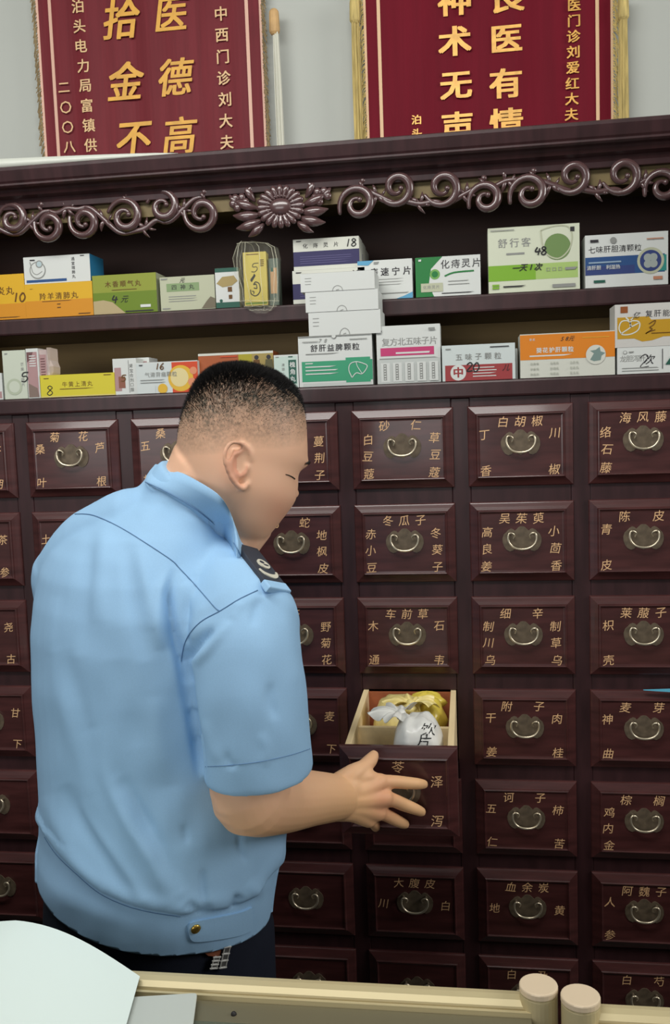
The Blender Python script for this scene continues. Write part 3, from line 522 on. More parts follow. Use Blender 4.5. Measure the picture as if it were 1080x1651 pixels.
k.stroke([(.08, .32), (.05, .45), (.08, .6), (.15, .62), (.19, .56), (.19, .46), (.08, .32), (.18, .3), (.28, .38), (.31, .52), (.28, .6), (.2, .6), (.2, .48), (.3, .56)], .028, CRM).poly([(.13, .68), (.17, .61), (.18, .64), (.14, .71)], CRM).poly([(.26, .72), (.2, .62), (.19, .65)], CRM).stroke([(.42, .52), (.5, .6), (.48, .5), (.43, .44), (.46, .4), (.38, .3), (.42, .34), (.5, .38)], .02, BROWNP).text('亿', .27, .74, .16, DK, shear=.4, bold=0).lines(.45, .95, .3, 1, .1, BROWNP, .015)
k.done('mustard and white carton with an apple outline, upper one at the right end', GLo)
# ------------------------------------------------------------------ bags in the open drawer, sliver of blue bag
yo, zo = YOPEN, ZT - 3 * PZ - .006
def lump(name, c, r, m, seed, label, cat, amp=.22, extra=None):
    R_ = np.random.RandomState(seed); d_ = R_.normal(size=(14, 3)); ph = R_.uniform(0, 6, 14); b = MB(); rings = []
    n, kk = 40, 26
    for i in range(kk + 1):
        t = math.pi * (i + .1) / (kk + .2); ring = []
        for j in range(n):
            a = 2 * math.pi * j / n; v = np.array((math.sin(t) * math.cos(a), math.sin(t) * math.sin(a), -math.cos(t)))
            f = 1 + amp * np.mean([abs(math.sin(3.2 * v @ q + p)) - .6 for q, p in zip(d_, ph)]) * 2.2
            v = np.sign(v) * np.abs(v) ** .72; ring.append((c[0] + r[0] * v[0] * f, c[1] + r[1] * v[1] * f, c[2] + r[2] * v[2] * f))
        rings.append(ring)
    b.loft(rings, m)
    if extra: extra(b)
    o = b.build(name, smooth=True); return tag(o, label, cat)
BAGY = noisy(mat('yellow_film', (240, 222, 146), .25), (60, 60, 60), .1); BAGW = mat('white_film', (236, 236, 230), .3); BAGG = mat('gold_film', (222, 200, 84), .22)
dx0 = 4 * PX
def ruffle(b, c, R, a0, a1, m, seed):  # gathered mouth of a tied bag, a pleated fan of film
    n, kk = 60, 7; vs = []
    for t_ in (0, .0008):
        for i in range(kk):
            r = i / (kk - 1)
            for j in range(n):
                a = math.radians(a0 + (a1 - a0) * j / (n - 1)); w_ = math.sin(j * .9 + seed) * .005 * r + .0035 * r * math.sin(j * .37 + 2 * seed)
                q = .005 + R * r * (1 + .16 * math.sin(j * .55 + seed))
                vs.append((c[0] + q * math.cos(a), c[1] + q * .75 * math.sin(a) - w_ * .5, c[2] + .012 * math.sin(r * 2.2) - .010 * r + w_ + t_))
    o_ = n * kk; fs = [(i * n + j, i * n + j + 1, (i + 1) * n + j + 1, (i + 1) * n + j) for i in range(kk - 1) for j in range(n - 1)]
    fs += [tuple(x + o_ for x in f[::-1]) for f in fs]; b.add(vs, fs, m); b.ball((c[0], c[1], c[2] - .002), (.009, .009, .010), m, 14, 8)
def ybag(b):
    for c, r, m in (((dx0 + .132, yo + .215, zo - .030), (.030, .045, .040), BAGG), ((dx0 + .100, yo + .175, zo + .004), (.012, .016, .010), BAGY), ((dx0 + .126, yo + .262, zo - .012), (.034, .018, .020), BAGG)):
        n_ = 20; rings = [[(c[0] + r[0] * math.sin(t) * math.cos(a) * (1 + .12 * math.sin(3 * a + 5 * t)), c[1] + r[1] * math.sin(t) * math.sin(a) * (1 + .1 * math.sin(4 * a)), c[2] - r[2] * math.cos(t) * (1 + .08 * math.sin(5 * a))) for a in [2 * math.pi * q / n_ for q in range(n_)]] for t in [math.pi * (i + .1) / 12.2 for i in range(13)]]
        b.loft(rings, m)
    ruffle(b, (dx0 + .102, yo + .178, zo + .012), .040, -40, 220, BAGY, 4)
lump('herb_bag', (dx0 + .082, yo + .208, zo - .054), (.048, .056, .068), BAGY, 4, 'yellow plastic herb bag with a golden lobe in the rear of the open drawer', 'plastic bag', .16, ybag)
def wtxt(b):
    n_ = len(b.v); bv = BVHTree.FromPolygons(b.v, b.f)
    for ch, u, v in (('饮', 691, 1176), ('片', 684, 1194)):
        vs, fs, _ = glyph(ch); out = []
        for a, c in vs:
            d = (at(u + a * 25 + c * 4, v - c * 22, -.2) - Vector(CAM)).normalized(); h_ = bv.ray_cast(Vector(CAM), d, 3)[0]
            if h_ is None: break
            out.append(h_ - d * .0006)
        else: b.add(out, fs, BLACK)
def wbag(b):
    kx, ky, kz = dx0 + .092, yo + .086, zo + .024
    ruffle(b, (kx, ky, kz), .046, 60, 300, BAGW, 1)
    wtxt(b)
lump('herb_bag', (dx0 + .120, yo + .062, zo - .046), (.041, .044, .074), BAGW, 12, 'white plastic herb bag lettered 饮片 in the front of the open drawer', 'plastic bag', .16, wbag)
b = MB(); CY = mat('cyan_film', (98, 186, 214), .3); p = at(1033, 1110, -.016)
rows = [[(p.x + t * .09, -.0165 - .006 * t, zo_ + .0040 * s_ * t) for s_ in (-1, -.3, .6, 1)] + [(p.x + t * .09, -.0130, zo_ + .0040 * s_ * t) for s_ in (1, -1)] for t in (0.05, .25, .5, .75, 1) for zo_ in [ZT - 3 * PZ + .0035]]
b.loft(rows, CY); tag(b.build('blue_film_scrap', fix=True), 'thin cyan plastic scrap poking out above a drawer at the right edge', 'plastic scrap')
# ------------------------------------------------------------------ glass display cases of the counter
ALU = mat('champagne_aluminium', (204, 190, 148), .45, metal=.2); ALU2 = mat('dull_champagne_aluminium', (120, 114, 90), .45, metal=.2); PINKALU = mat('rosy_champagne_cap', (232, 212, 182), .4, metal=.1)
GLASS = mat('greenish_glass', (96, 112, 98), .05, alpha=.35); DARKP = mat('dark_case_panel', (30, 28, 28), .6); INN = mat('case_shelf_board', (96, 98, 84), .5)
ZC = .952
def case(label, x0, x1, y0, post):
    E = empty('display_case', ((x0 + x1) / 2, y0 - .22, 0), label, 'display case', 'glass display cases of the counter'); inv = Matrix.Translation((-(x0 + x1) / 2, -y0 + .22, 0))
    def part(mb, n, **k): o = mb.build(n, E, **k); o.matrix_parent_inverse = inv; return o
    b = MB(); pr_ = [(y0 + .002, ZC - .030), (y0 + .002, ZC - .004), (y0 - .001, ZC + .001), (y0 - .006, ZC + .004), (y0 - .012, ZC + .0045), (y0 - .020, ZC + .003), (y0 - .026, ZC - .001), (y0 - .027, ZC - .005), (y0 - .030, ZC - .005), (y0 - .030, ZC - .0025), (y0 - .034, ZC - .0025), (y0 - .035, ZC - .030)]
    xa, xb = (x0, x1 - .03) if post > 0 else (x0 + .03, x1)
    b.loft([[(x, y, z) for y, z in pr_] for x in (xa, xb)], ALU); part(b, 'top_rail', smooth=False, fix=True)
    b = MB(); b.box((xa, y0 - .085, ZC - .016), (xb, y0 - .035, ZC - .008), ALU2)
    for q in range(8):
        xs = (xb - .017 - q * .3) if post > 0 else (xa + .020 + q * .3)
        if xa < xs < xb: b.tube([(xs, y0 - .056, ZC - .009), (xs, y0 - .056, ZC - .0075)], .0032, DARKP, 12); b.tube([(xs, y0 - .056, ZC - .0082), (xs, y0 - .056, ZC - .0068)], .0018, ALU, 10)
    part(b, 'inner_flange')
    b = MB(); b.box((xa, y0 - .43, ZC - .008), (xb, y0 - .078, ZC - .002), GLASS); part(b, 'glass_top')
    b = MB(); b.box((xa, y0 - .012, .08), (xb, y0 - .002, ZC - .03), DARKP); part(b, 'back_panel')
    b = MB(); b.box((xa, y0 - .43, .55), (xb, y0 - .014, .56), INN); part(b, 'shelf')
    b = MB(); b.box((xa, y0 - .44, .0), (xb, y0 - .002, .08), DARKP); part(b, 'plinth')
    b = MB(); b.box((xa, y0 - .44, ZC - .03), (xb, y0 - .43, ZC - .001), ALU2); part(b, 'top_rail')
    b = MB(); b.box((xa, y0 - .44, .08), (xb, y0 - .434, ZC - .03), GLASS); part(b, 'front_glass')
    xp = x1 - .021 if post > 0 else x0 + .021
    for yy in (y0 - .016, y0 - .425):
        b = MB(); n = 28
        R0 = lambda r, z: [(xp + r * math.cos(2 * math.pi * j / n), yy + r * math.sin(2 * math.pi * j / n), z) for j in range(n)]
        b.loft([R0(.0200, 0), R0(.0200, ZC + .0105), R0(.0190, ZC + .0105), R0(.0190, ZC + .0125), R0(.0202, ZC + .0125)], ALU); P = part(b, 'post', smooth=False, bevel=.0005)
        b = MB(); b.loft([R0(.0205, ZC + .0126), R0(.0205, ZC + .0180), R0(.0200, ZC + .0192), R0(.0188, ZC + .0196)], PINKALU); o = part(b, 'cap', bevel=.0006)
        o.parent = P; o.matrix_parent_inverse = Matrix.Identity(4)
        o.matrix_parent_inverse = Matrix.Identity(4)
case('glass display case with champagne rail that carries the white paper', -.75, 1.1345, -.722, 1)
case('glass display case with champagne rail at the right, its post capped in rosy metal', 1.1345, 2.6, -.737, -1)
# paper and card on the counter
b = MB(); PAP = mat('white_paper', (226, 240, 234), .7); n, k_ = 30, 22
def sheet(s, t):                    # s along the far edge from the right corner, t towards the viewer
    c0, c1 = Vector((.6704, -.7444, .9665)), Vector((.486, -.690, 1.0))
    x = c0.x - .34 * s; y = c0.y + .045 * math.sin(min(1, s / .55) * math.pi / 2) - .05 * max(0, s - .55) ** 1.5
    z = .9605 + .034 * math.sin(min(1, s / .5) * math.pi / 2) - .04 * max(0, s - .5)
    d_ = Vector((.055 - .05 * s, -.30, 0)); tt = t
    return Vector((x, y, max(.9555, z * (1 - .0) - (z - .9565) * t ** 1.3))) + d_ * tt
vs = [sheet(i / n, j / k_) for j in range(k_ + 1) for i in range(n + 1)]; m_ = len(vs); vs += [p - Vector((0, 0, .0005)) for p in vs]
fs = [(j * (n + 1) + i, j * (n + 1) + i + 1, (j + 1) * (n + 1) + i + 1, (j + 1) * (n + 1) + i) for j in range(k_) for i in range(n)]
fs += [tuple(q + m_ for q in f[::-1]) for f in fs]
b.add(vs, fs, PAP); tag(b.build('paper_sheet', smooth=True), 'large white paper sheet with a curled far edge on the glass counter', 'paper')
b = MB(); cA, cB, cC, cD = (atz(196, 1608, .954), atz(318, 1600.5, .954), atz(305, 1700, .954), atz(170, 1700, .954))
e1, e2 = (cA - cB).normalized() * .006, (cC - cB).normalized() * .006
poly = [cA, cB + e1, cB + e1 * .35 + e2 * .08, cB + e1 * .08 + e2 * .35, cB + e2, cC, cD]
b.prism([(p.x, p.y, .9512) for p in poly], (0, 0, .0028), mat('pale_grey_board', (196, 202, 194), .35)); tag(b.build('plastic_board', bevel=.0006, fix=True), 'pale grey plastic board with a rounded corner, half under the white paper', 'board')
# ------------------------------------------------------------------ the man at the drawers
SKIN = mat('skin', (214, 160, 126), .5, spec=.35)
SHIRT = noisy(mat('sky_blue_cotton', (152, 192, 226), .75, spec=.2), (700, 700, 700), .03)
NAVYC = noisy(mat('navy_trouser_cloth', (30, 34, 46), .85, spec=.15), (500, 500, 500), .15)
SEAM = mat('seam_thread', (92, 128, 166), .8); HAIRM = mat('black_hair', (20, 18, 18), .5, spec=.3)
def remesh(mb, voxel, smooth, it):
    o = mb.build('tmp'); md = o.modifiers.new('r', 'REMESH'); md.mode = 'VOXEL'; md.voxel_size = voxel
    s_ = o.modifiers.new('s', 'SMOOTH'); s_.factor = smooth; s_.iterations = it
    me = bpy.data.meshes.new_from_object(o.evaluated_get(bpy.context.evaluated_depsgraph_get()))
    bpy.data.objects.remove(o); me.polygons.foreach_set('use_smooth', [True] * len(me.polygons)); return me
def coords(me):
    a = np.empty(len(me.vertices) * 3); me.vertices.foreach_get('co', a); return a.reshape(-1, 3)
def normals(me):
    a = np.empty(len(me.vertices) * 3); me.vertex_normals.foreach_get('vector', a); return a.reshape(-1, 3)
def project(P):
    c = (P - CAM) @ RC.T; return 540 + FPX * c[:, 0] / c[:, 2], 825.5 + FPX * c[:, 1] / c[:, 2]
def polydist(u, v, pts):            # distance to a polyline and place along it (0..1)
    best = np.full(u.shape, 1e9); al = np.zeros(u.shape); n = len(pts) - 1
    for i in range(n):
        (a, b_), (c, d) = pts[i], pts[i + 1]; dx, dy = c - a, d - b_; L = dx * dx + dy * dy + 1e-9
        t = np.clip(((u - a) * dx + (v - b_) * dy) / L, 0, 1); q = np.hypot(u - a - t * dx, v - b_ - t * dy)
        k = q < best; best = np.where(k, q, best); al = np.where(k, (i + t) / n, al)
    return best, al
MAN = empty('person', (.70, -.50, 0), 'man in a light blue uniform shirt and dark trousers pulling a drawer', 'person'); MINV = Matrix.Translation((-.70, .50, 0))
def mpart(name, me, parent=None):
    o = link(name, me, parent or MAN)
    if parent is None: o.matrix_parent_inverse = MINV
    return o
# head frame
YAW, PITCH = math.radians(57), math.radians(17)
HC = at(392, 745, -.47); Fh = Vector((math.sin(YAW), math.cos(YAW), 0)); Zv = Vector((0, 0, 1))
HF = Fh * math.cos(PITCH) - Zv * math.sin(PITCH); HU = Zv * math.cos(PITCH) + Fh * math.sin(PITCH); HR = Vector((math.cos(YAW), -math.sin(YAW), 0))
def hw(f, l, u): return HC + HF * f + HR * l + HU * u      # forward, to his right, up (metres)
HT = [(122.5, 6, -28, 14), (119, 28, -50, 38), (112, 43, -64, 52), (100, 54, -76, 62), (85, 63, -85, 69), (68, 70, -90, 73), (50, 75, -94, 76), (38, 79, -95, 77), (25, 82, -95, 77), (13, 82, -94, 77), (2, 78, -92, 76),
      (-10, 77, -88, 76), (-22, 77, -84, 76), (-36, 77, -79, 75), (-50, 73, -72, 71), (-62, 68, -66, 66), (-74, 63, -60, 61), (-85, 58, -54, 54), (-95, 53, -48, 46), (-103, 43, -40, 37), (-109, 30, -28, 26), (-112, 14, -8, 10)]
HT = np.array(HT[::-1], float)
ups = np.concatenate([np.linspace(-112, 122.5, 76)])
def sm(a): return np.convolve(np.pad(a, 2, mode='edge'), np.ones(5) / 5, 'valid')
hf_, hb_, hwid = [sm(np.interp(ups, HT[:, 0], HT[:, k])) for k in (1, 2, 3)]
def face(l, u):                     # forward push of features (mm) at lateral l, height u
    g = lambda x, s: math.exp(-(x / s) ** 2)
    d = 8 * g(l, 8) * g(u + 8, 11) + 13 * g(l, 10) * g(u + 24, 8) + 5 * g(abs(l) - 10, 5) * g(u + 27, 6)
    d -= 7 * g(abs(l) - 31, 14) * g(u - 1, 9); d += 4 * g(abs(l) - 30, 20) * g(u - 18, 7)
    d += 3.4 * g(abs(l) - 31, 10) * g(u + 1, 6)
    d += 4 * g(l, 17) * g(u + 57, 5) + 4.5 * g(l, 15) * g(u + 71, 6) - 2.5 * g(l, 22) * g(u + 64, 2.5) - 3 * g(l, 20) * g(u + 81, 5) + 3 * g(l, 18) * g(u + 94, 9)
    d += 3 * g(abs(l) - 46, 16) * g(u + 30, 20)
    return d
body = MB(); rings = []; NS = 72
for i, u in enumerate(ups):
    ring = []; mid, hl = (hf_[i] + hb_[i]) / 2, (hf_[i] - hb_[i]) / 2
    for j in range(NS):
        a = 2 * math.pi * j / NS; ca, sa = math.cos(a), math.sin(a); ex = .86 if ca > 0 else .95
        f = mid + hl * math.copysign(abs(ca) ** ex, ca); l = hwid[i] * math.copysign(abs(sa) ** ex, sa)
        if ca > .1: f += face(l, u) * min(1, (ca - .1) * 3)
        ring.append(hw(f / 1000, l / 1000, u / 1000))
    rings.append(ring)
body.loft(rings, SKIN)
for s_ in (1, -1):                  # ears: a tilted plate, the helix, the lobe
    E_ = lambda f, u, o=0: hw((-33 + f * 1.3 - u * .12) / 1000, s_ * (76.5 + o * .55 - f * .10) / 1000, (-11 + u * .88) / 1000)
    hx = [E_(13, 14, 0), E_(10, 26, 3), E_(0, 32, 7), E_(-11, 28, 11), E_(-16, 14, 13), E_(-14, -2, 12), E_(-8, -16, 9), E_(0, -26, 6), E_(8, -30, 4), E_(12, -22, 2)]
    body.tube(cr(hx, 4), [.0032] * 25 + [.0040] * 12, SKIN, 10)
    P0 = [E_(6, 20, 1), E_(-6, 22, 5), E_(-8, 8, 6), E_(-6, -8, 5), E_(2, -22, 3), E_(8, -10, 0), E_(9, 8, 0)]
    body.prism([p - HR * s_ * .006 for p in P0], HR * s_ * .0065, SKIN)
    body.tube(cr([E_(2, 22, 4), E_(-7, 12, 8), E_(-7, -4, 8), E_(0, -14, 6)], 4), .0027, SKIN, 8)
    body.tube([E_(10, 2, 3), E_(9, -6, 4), E_(6, -12, 4)], .0032, SKIN, 8)
body.tube([hw(-.012, 0, -.02), at(350, 765, -.475), at(332, 820, -.475), at(305, 930, -.47)], [.066, .069, .072, .085], SKIN, 28)
body.tube([hw(.024, 0, -.080), hw(.000, .0, -.112), at(340, 905, -.47)], [.038, .046, .056], SKIN, 20)
# torso core, legs
TH = math.radians(50); TF = Vector((math.sin(TH), math.cos(TH), 0)); TR = Vector((math.cos(TH), -math.sin(TH), 0))
YT = -.46
def tring(v, ul, ur, y=YT, n=48, ka=1.10, kb=.90, ex=.92, inset=0):
    a, b_ = at(ul, v, y), at(ur, v, y); h = (b_.x - a.x) / 2 - inset; c = (a + b_) / 2; out = []
    for j in range(n):
        t = 2 * math.pi * j / n; ca, sa = math.cos(t), math.sin(t)
        out.append(c + TF * (h * kb * math.copysign(abs(ca) ** ex, ca)) + TR * (h * ka * math.copysign(abs(sa) ** ex, sa)))
    return out
TOR = [(1640, 66, 436, -.45), (1500, 64, 440, -.45), (1440, 61, 446, -.455), (1400, 58, 452, -.455), (1365, 58, 458, -.455), (1335, 64, 464, -.455), (1275, 67, 466, -.46), (1180, 62, 456, -.46), (1080, 55, 450, -.465), (1010, 54, 446, -.465), (960, 58, 436, -.465), (915, 68, 416, -.465), (882, 84, 396, -.465), (855, 108, 386, -.465), (832, 142, 380, -.465), (812, 178, 376, -.462), (796, 208, 372, -.46), (782, 232, 364, -.46), (770, 250, 350, -.46)]
body.loft([tring(v, l, r, y, inset=.026) for v, l, r, y in TOR], SKIN)
hipL, hipR = at(190, 1500, -.42), at(330, 1500, -.47)
def leg(mb, hip, dx, dy, k, m):
    knee = Vector((hip.x + dx * .5, hip.y + dy * .5 + .02, .46)); ank = Vector((hip.x + dx, hip.y + dy, .09))
    mb.tube([hip + Vector((0, 0, .0)), (hip + knee) / 2, knee, (knee * .62 + ank * .38), ank], [.090 * k, .082 * k, .062 * k, .060 * k, .046 * k], m, 24); return ank
for hip, dx, dy in ((hipL, -.03, .02), (hipR, .02, -.01)):
    ank = leg(body, hip, dx, dy, .85, SKIN); body.tube([ank + Vector((0, 0, -.03)), ank + TF * .09 + Vector((0, 0, -.045)), ank + TF * .15 + Vector((0, 0, -.055))], [.036, .032, .022], SKIN, 14)
# right arm, hand on the drawer
sh = at(398, 1000, -.60); el = at(404, 1283, -.615); wr = at(543, 1286, -.405)
body.tube(cr([sh, at(405, 1130, -.615), el], 5), [.046, .048, .049, .050, .050] + [.050] * 4 + [.050, .049], SKIN, 24)
body.tube(cr([at(398, 1262, -.620), el + Vector((.004, 0, -.003)), at(455, 1290, -.540), at(500, 1287, -.475), wr], 5), list(np.interp(np.linspace(0, 1, 21), [0, .22, .5, .78, 1], [.047, .046, .0425, .037, .0325])), SKIN, 24)
YD = YOPEN - .0135                  # face of the open drawer
def finger(pts, rad): body.tube(cr(pts, 4), list(np.interp(np.linspace(0, 1, 4 * (len(pts) - 1) + 1), np.linspace(0, 1, len(rad)), rad)), SKIN, 14)
KN = dict(i=at(612, 1261, -.368), m=at(619, 1286, -.370), r=at(609, 1309, -.372), p=at(594, 1321, -.376))
for k, r_ in (('i', .0135), ('m', .0145), ('r', .0140), ('p', .0125)): finger([wr + (KN[k] - KN['m']) * .35, (wr + KN[k]) / 2 + Vector((0, -.003, 0)), KN[k]], [.024, .0185, r_])
body.tube([at(560, 1268, -.395), at(586, 1284, -.382), at(600, 1290, -.376)], [.022, .021, .016], SKIN, 18)
body.tube([at(560, 1300, -.392), at(588, 1308, -.382)], [.018, .014], SKIN, 14)
finger([KN['i'], at(634, 1260.5, -.354), at(652, 1262, -.340), at(672, 1263.5, -.326), at(683, 1264.5, YD - .008)], [.0118, .0100, .0098, .0088, .0072])
finger([KN['m'], at(636, 1291, -.356), at(650, 1297, -.342), at(668, 1304, -.328), at(679.5, 1309, YD - .0085)], [.0125, .0104, .0102, .0090, .0074])
finger([KN['r'], at(622, 1314, -.358), at(634, 1320, -.344), at(646, 1326, -.330), at(653, 1329, YD - .008)], [.0118, .0098, .0096, .0086, .0072])
finger([KN['p'], at(600, 1326, -.362), at(604, 1330, -.345), at(605, 1333, -.330), at(606, 1335, YD - .008)], [.0105, .0086, .0082, .0074, .0062])
finger([at(552, 1262, -.398), at(570, 1248, -.388), at(586, 1237, -.372), at(597, 1226, -.352), at(602.5, 1218, -.338)], [.0185, .0155, .0115, .0108, .0082])
body.tube([at(575, 1256, -.388), at(594, 1252, -.378), at(606, 1257, -.370)], [.013, .0115, .010], SKIN, 14)
# left arm hanging in front of him
lsh, lel, lwr = at(120, 930, -.44), at(140, 1150, -.36), at(260, 1300, -.33)
body.tube([lsh, (lsh + lel) / 2, lel], [.055, .050, .042], SKIN, 20); body.tube([lel, (lel + lwr) / 2, lwr], [.042, .040, .028], SKIN, 20)
ld = (lwr - lel).normalized(); lu = Vector((0, 0, 1))
for q in range(4):
    o_ = lwr + lu * (.024 - .016 * q); kx = o_ + ld * .075
    finger([lwr + lu * (.012 - .008 * q), kx, kx + ld * .025 + Vector((0, -.010, -.004)), kx + ld * .035 + Vector((0, -.028, -.010))], [.016, .0105, .009, .0075])
finger([lwr + lu * .01, lwr + ld * .03 + lu * .035, lwr + ld * .055 + lu * .05], [.016, .011, .009])
bme = remesh(body, .0026, .5, 3); bme.name = 'body'
P = coords(bme); rel = P - np.array(HC); fN, lN, uN = rel @ np.array(HF), rel @ np.array(HR), rel @ np.array(HU)
# stubble density and warmth painted as skin properties
line = np.interp(fN, [-.10, -.06, -.02, .02, .05, .07, .09], [-.002, .012, .030, .040, .052, .070, .084])
st = np.clip((uN - line + .016) / .056, 0, 1) ** .7
st *= (uN > -.05) & (np.abs(rel).max(axis=1) < .2)
u_, v_ = project(P); warm = .6 * np.exp(-((u_ - 383) / 22) ** 2 - ((v_ - 752) / 38) ** 2) * (np.abs(lN) > .079) + .32 * np.exp(-((u_ - 450) / 24) ** 2 - ((v_ - 828) / 34) ** 2) + .5 * np.exp(-((u_ - 618) / 22) ** 2 - ((v_ - 1290) / 40) ** 2)
tan = np.clip((1.15 - P[:, 2]) / .12, 0, 1)
for nm, arr in (('stubble', st), ('warm', np.clip(warm, 0, 1)), ('tan', tan)):
    at_ = bme.attributes.new(nm, 'FLOAT', 'POINT'); at_.data.foreach_set('value', arr.astype(np.float32))
nt = SKIN.node_tree; B_ = nt.nodes['Principled BSDF']; B_.inputs['Subsurface Weight'].default_value = .08; B_.inputs['Subsurface Radius'].default_value = (.006, .002, .001)
def att(n): a = nt.nodes.new('ShaderNodeAttribute'); a.attribute_name = n; return a.outputs['Fac']
def mixc(fac, a, b_):
    m = nt.nodes.new('ShaderNodeMix'); m.data_type = 'RGBA'
    nt.links.new(fac, m.inputs['Factor'])
    if isinstance(a, tuple): m.inputs[6].default_value = a
    else: nt.links.new(a, m.inputs[6])
    m.inputs[7].default_value = b_; return m.outputs[2]
c = mixc(att('tan'), (*lin((234, 186, 154)), 1), (*lin((238, 188, 138)), 1))
c = mixc(att('warm'), c, (*lin((218, 138, 112)), 1))
tcn = nt.nodes.new('ShaderNodeTexCoord'); nz = nt.nodes.new('ShaderNodeTexNoise'); nz.inputs['Scale'].default_value = 260; nt.links.new(tcn.outputs['Object'], nz.inputs['Vector'])
nz2 = nt.nodes.new('ShaderNodeTexNoise'); nz2.inputs['Scale'].default_value = 45; nt.links.new(tcn.outputs['Object'], nz2.inputs['Vector'])
ma = nt.nodes.new('ShaderNodeMath'); ma.operation = 'MULTIPLY_ADD'; nt.links.new(nz.outputs[0], ma.inputs[0]); ma.inputs[1].default_value = 1.2; ma.inputs[2].default_value = .28
mb_ = nt.nodes.new('ShaderNodeMath'); mb_.operation = 'MULTIPLY_ADD'; nt.links.new(nz2.outputs[0], mb_.inputs[0]); mb_.inputs[1].default_value = .9; mb_.inputs[2].default_value = .4
mc = nt.nodes.new('ShaderNodeMath'); mc.operation = 'MULTIPLY'; nt.links.new(att('stubble'), mc.inputs[0]); nt.links.new(ma.outputs[0], mc.inputs[1])
md = nt.nodes.new('ShaderNodeMath'); md.operation = 'MULTIPLY'; md.use_clamp = True; nt.links.new(mc.outputs[0], md.inputs[0]); nt.links.new(mb_.outputs[0], md.inputs[1])
c = mixc(md.outputs[0], c, (*lin((84, 79, 68)), 1)); nt.links.new(c, B_.inputs['Base Color'])
BODY = mpart('body', bme)
# hair: a dense cap on the crown and bristles thinning down the sides
bvh = BVHTree.FromPolygons([tuple(p) for p in P], [tuple(p.vertices) for p in bme.polygons])
hb = MB(); rr = np.random.RandomState(11); rings = []
top = []
for i in range(26):                 # cap shell following the crown
    t = i / 25; ring = []
    for j in range(60):
        a = 2 * math.pi * j / 60; th = t * math.radians(38 + 10 * math.cos(a))
        d = (HU * math.cos(th) + (HF * math.cos(a) + HR * math.sin(a)) * math.sin(th)); o_ = hw(-.008, 0, .01)
        hit = bvh.ray_cast(o_ + d * .3, -d, .4)[0] or (o_ + d * .1)
        ring.append(hit + d * (.0062 * (1 - t ** 2) - .0018 + .0008 * math.sin(a * 9 + i)))
    rings.append(ring)
vs = [p for r in rings for p in r]; fs = [(i * 60 + j, i * 60 + (j + 1) % 60, (i + 1) * 60 + (j + 1) % 60, (i + 1) * 60 + j) for i in range(25) for j in range(60)]
hb.add(vs, fs, HAIRM)
cnt = 0
while cnt < 26000:
    d = Vector(rr.normal(size=3)); d.normalize(); f, l, u = d.dot(HF), d.dot(HR), d.dot(HU)
    if u < -.15: continue
    o_ = hw(-.008, 0, .01); h_, nn, _, _ = bvh.ray_cast(o_ + d * .3, -d, .4)
    if h_ is None: continue
    rl = h_ - HC; uu = rl.dot(HU); ff = rl.dot(HF); ln = np.interp(ff, [-.10, -.06, -.02, .02, .05, .07, .09], [.004, .018, .034, .042, .054, .070, .084])
    q = min(1, max(0, (uu - ln) / .088))
    if rr.rand() > .04 + .96 * q ** 2.2 or uu < ln: continue
    L = .0018 + .0085 * q ** 1.5; dr = (nn * .8 + HF * .35 + HU * .25 + Vector(rr.normal(size=3)) * .22).normalized(); wv = dr.cross(Vector(rr.normal(size=3))).normalized() * (.00028 + .00012 * q)
    w2 = dr.cross(wv); h0 = h_ - nn * .0012
    hb.add([h0 + wv, h0 - wv * .5 + w2 * .86, h0 - wv * .5 - w2 * .86, h_ + dr * L], [(0, 1, 3), (1, 2, 3), (2, 0, 3)], HAIRM); cnt += 1
o = hb.build('hair'); mh = o.data; bpy.data.objects.remove(o); mpart('hair', mh)
for s_ in (1, -1):                  # brows, eyes
    b = MB(); b.tube(cr([hw(.0815 + .002, s_ * .012, .016), hw(.082, s_ * .030, .021), hw(.070, s_ * .050, .017)], 4), [.0016] * 3 + [.0024] * 3 + [.0016] * 3, HAIRM, 8, .6); o = b.build('eyebrow'); m_ = o.data; bpy.data.objects.remove(o); mpart('eyebrow', m_)
    b = MB(); c_ = hw(.0585, s_ * .029, -.002); b.ball(c_, .0115, mat('eye_white', (225, 220, 212), .2)); c2 = c_ + HF * .0065; b.ball(c2, .0058, mat('dark_iris', (30, 20, 16), .15)); o = b.build('eye', smooth=True); m_ = o.data; bpy.data.objects.remove(o); mpart('eye', m_)
lash = []
for a_, b_ in ((461, 765), (466, 766.5), (471, 769), (475, 772)):
    d_ = (at(a_, b_, -.47) - Vector(CAM)).normalized(); h_, n_, _, _ = bvh.ray_cast(Vector(CAM), d_, 3)
    if h_ is not None and (h_ - HC).length < .13: lash.append(h_ - d_ * .0006)
if len(lash) > 2:
    b = MB(); b.tube(lash, np.linspace(.0006, .0011, len(lash)), HAIRM, 6); o = b.build('eyelash'); m_ = o.data; bpy.data.objects.remove(o); mpart('eyelash', m_)
NAIL = mat('fingernail', (226, 178, 156), .3)
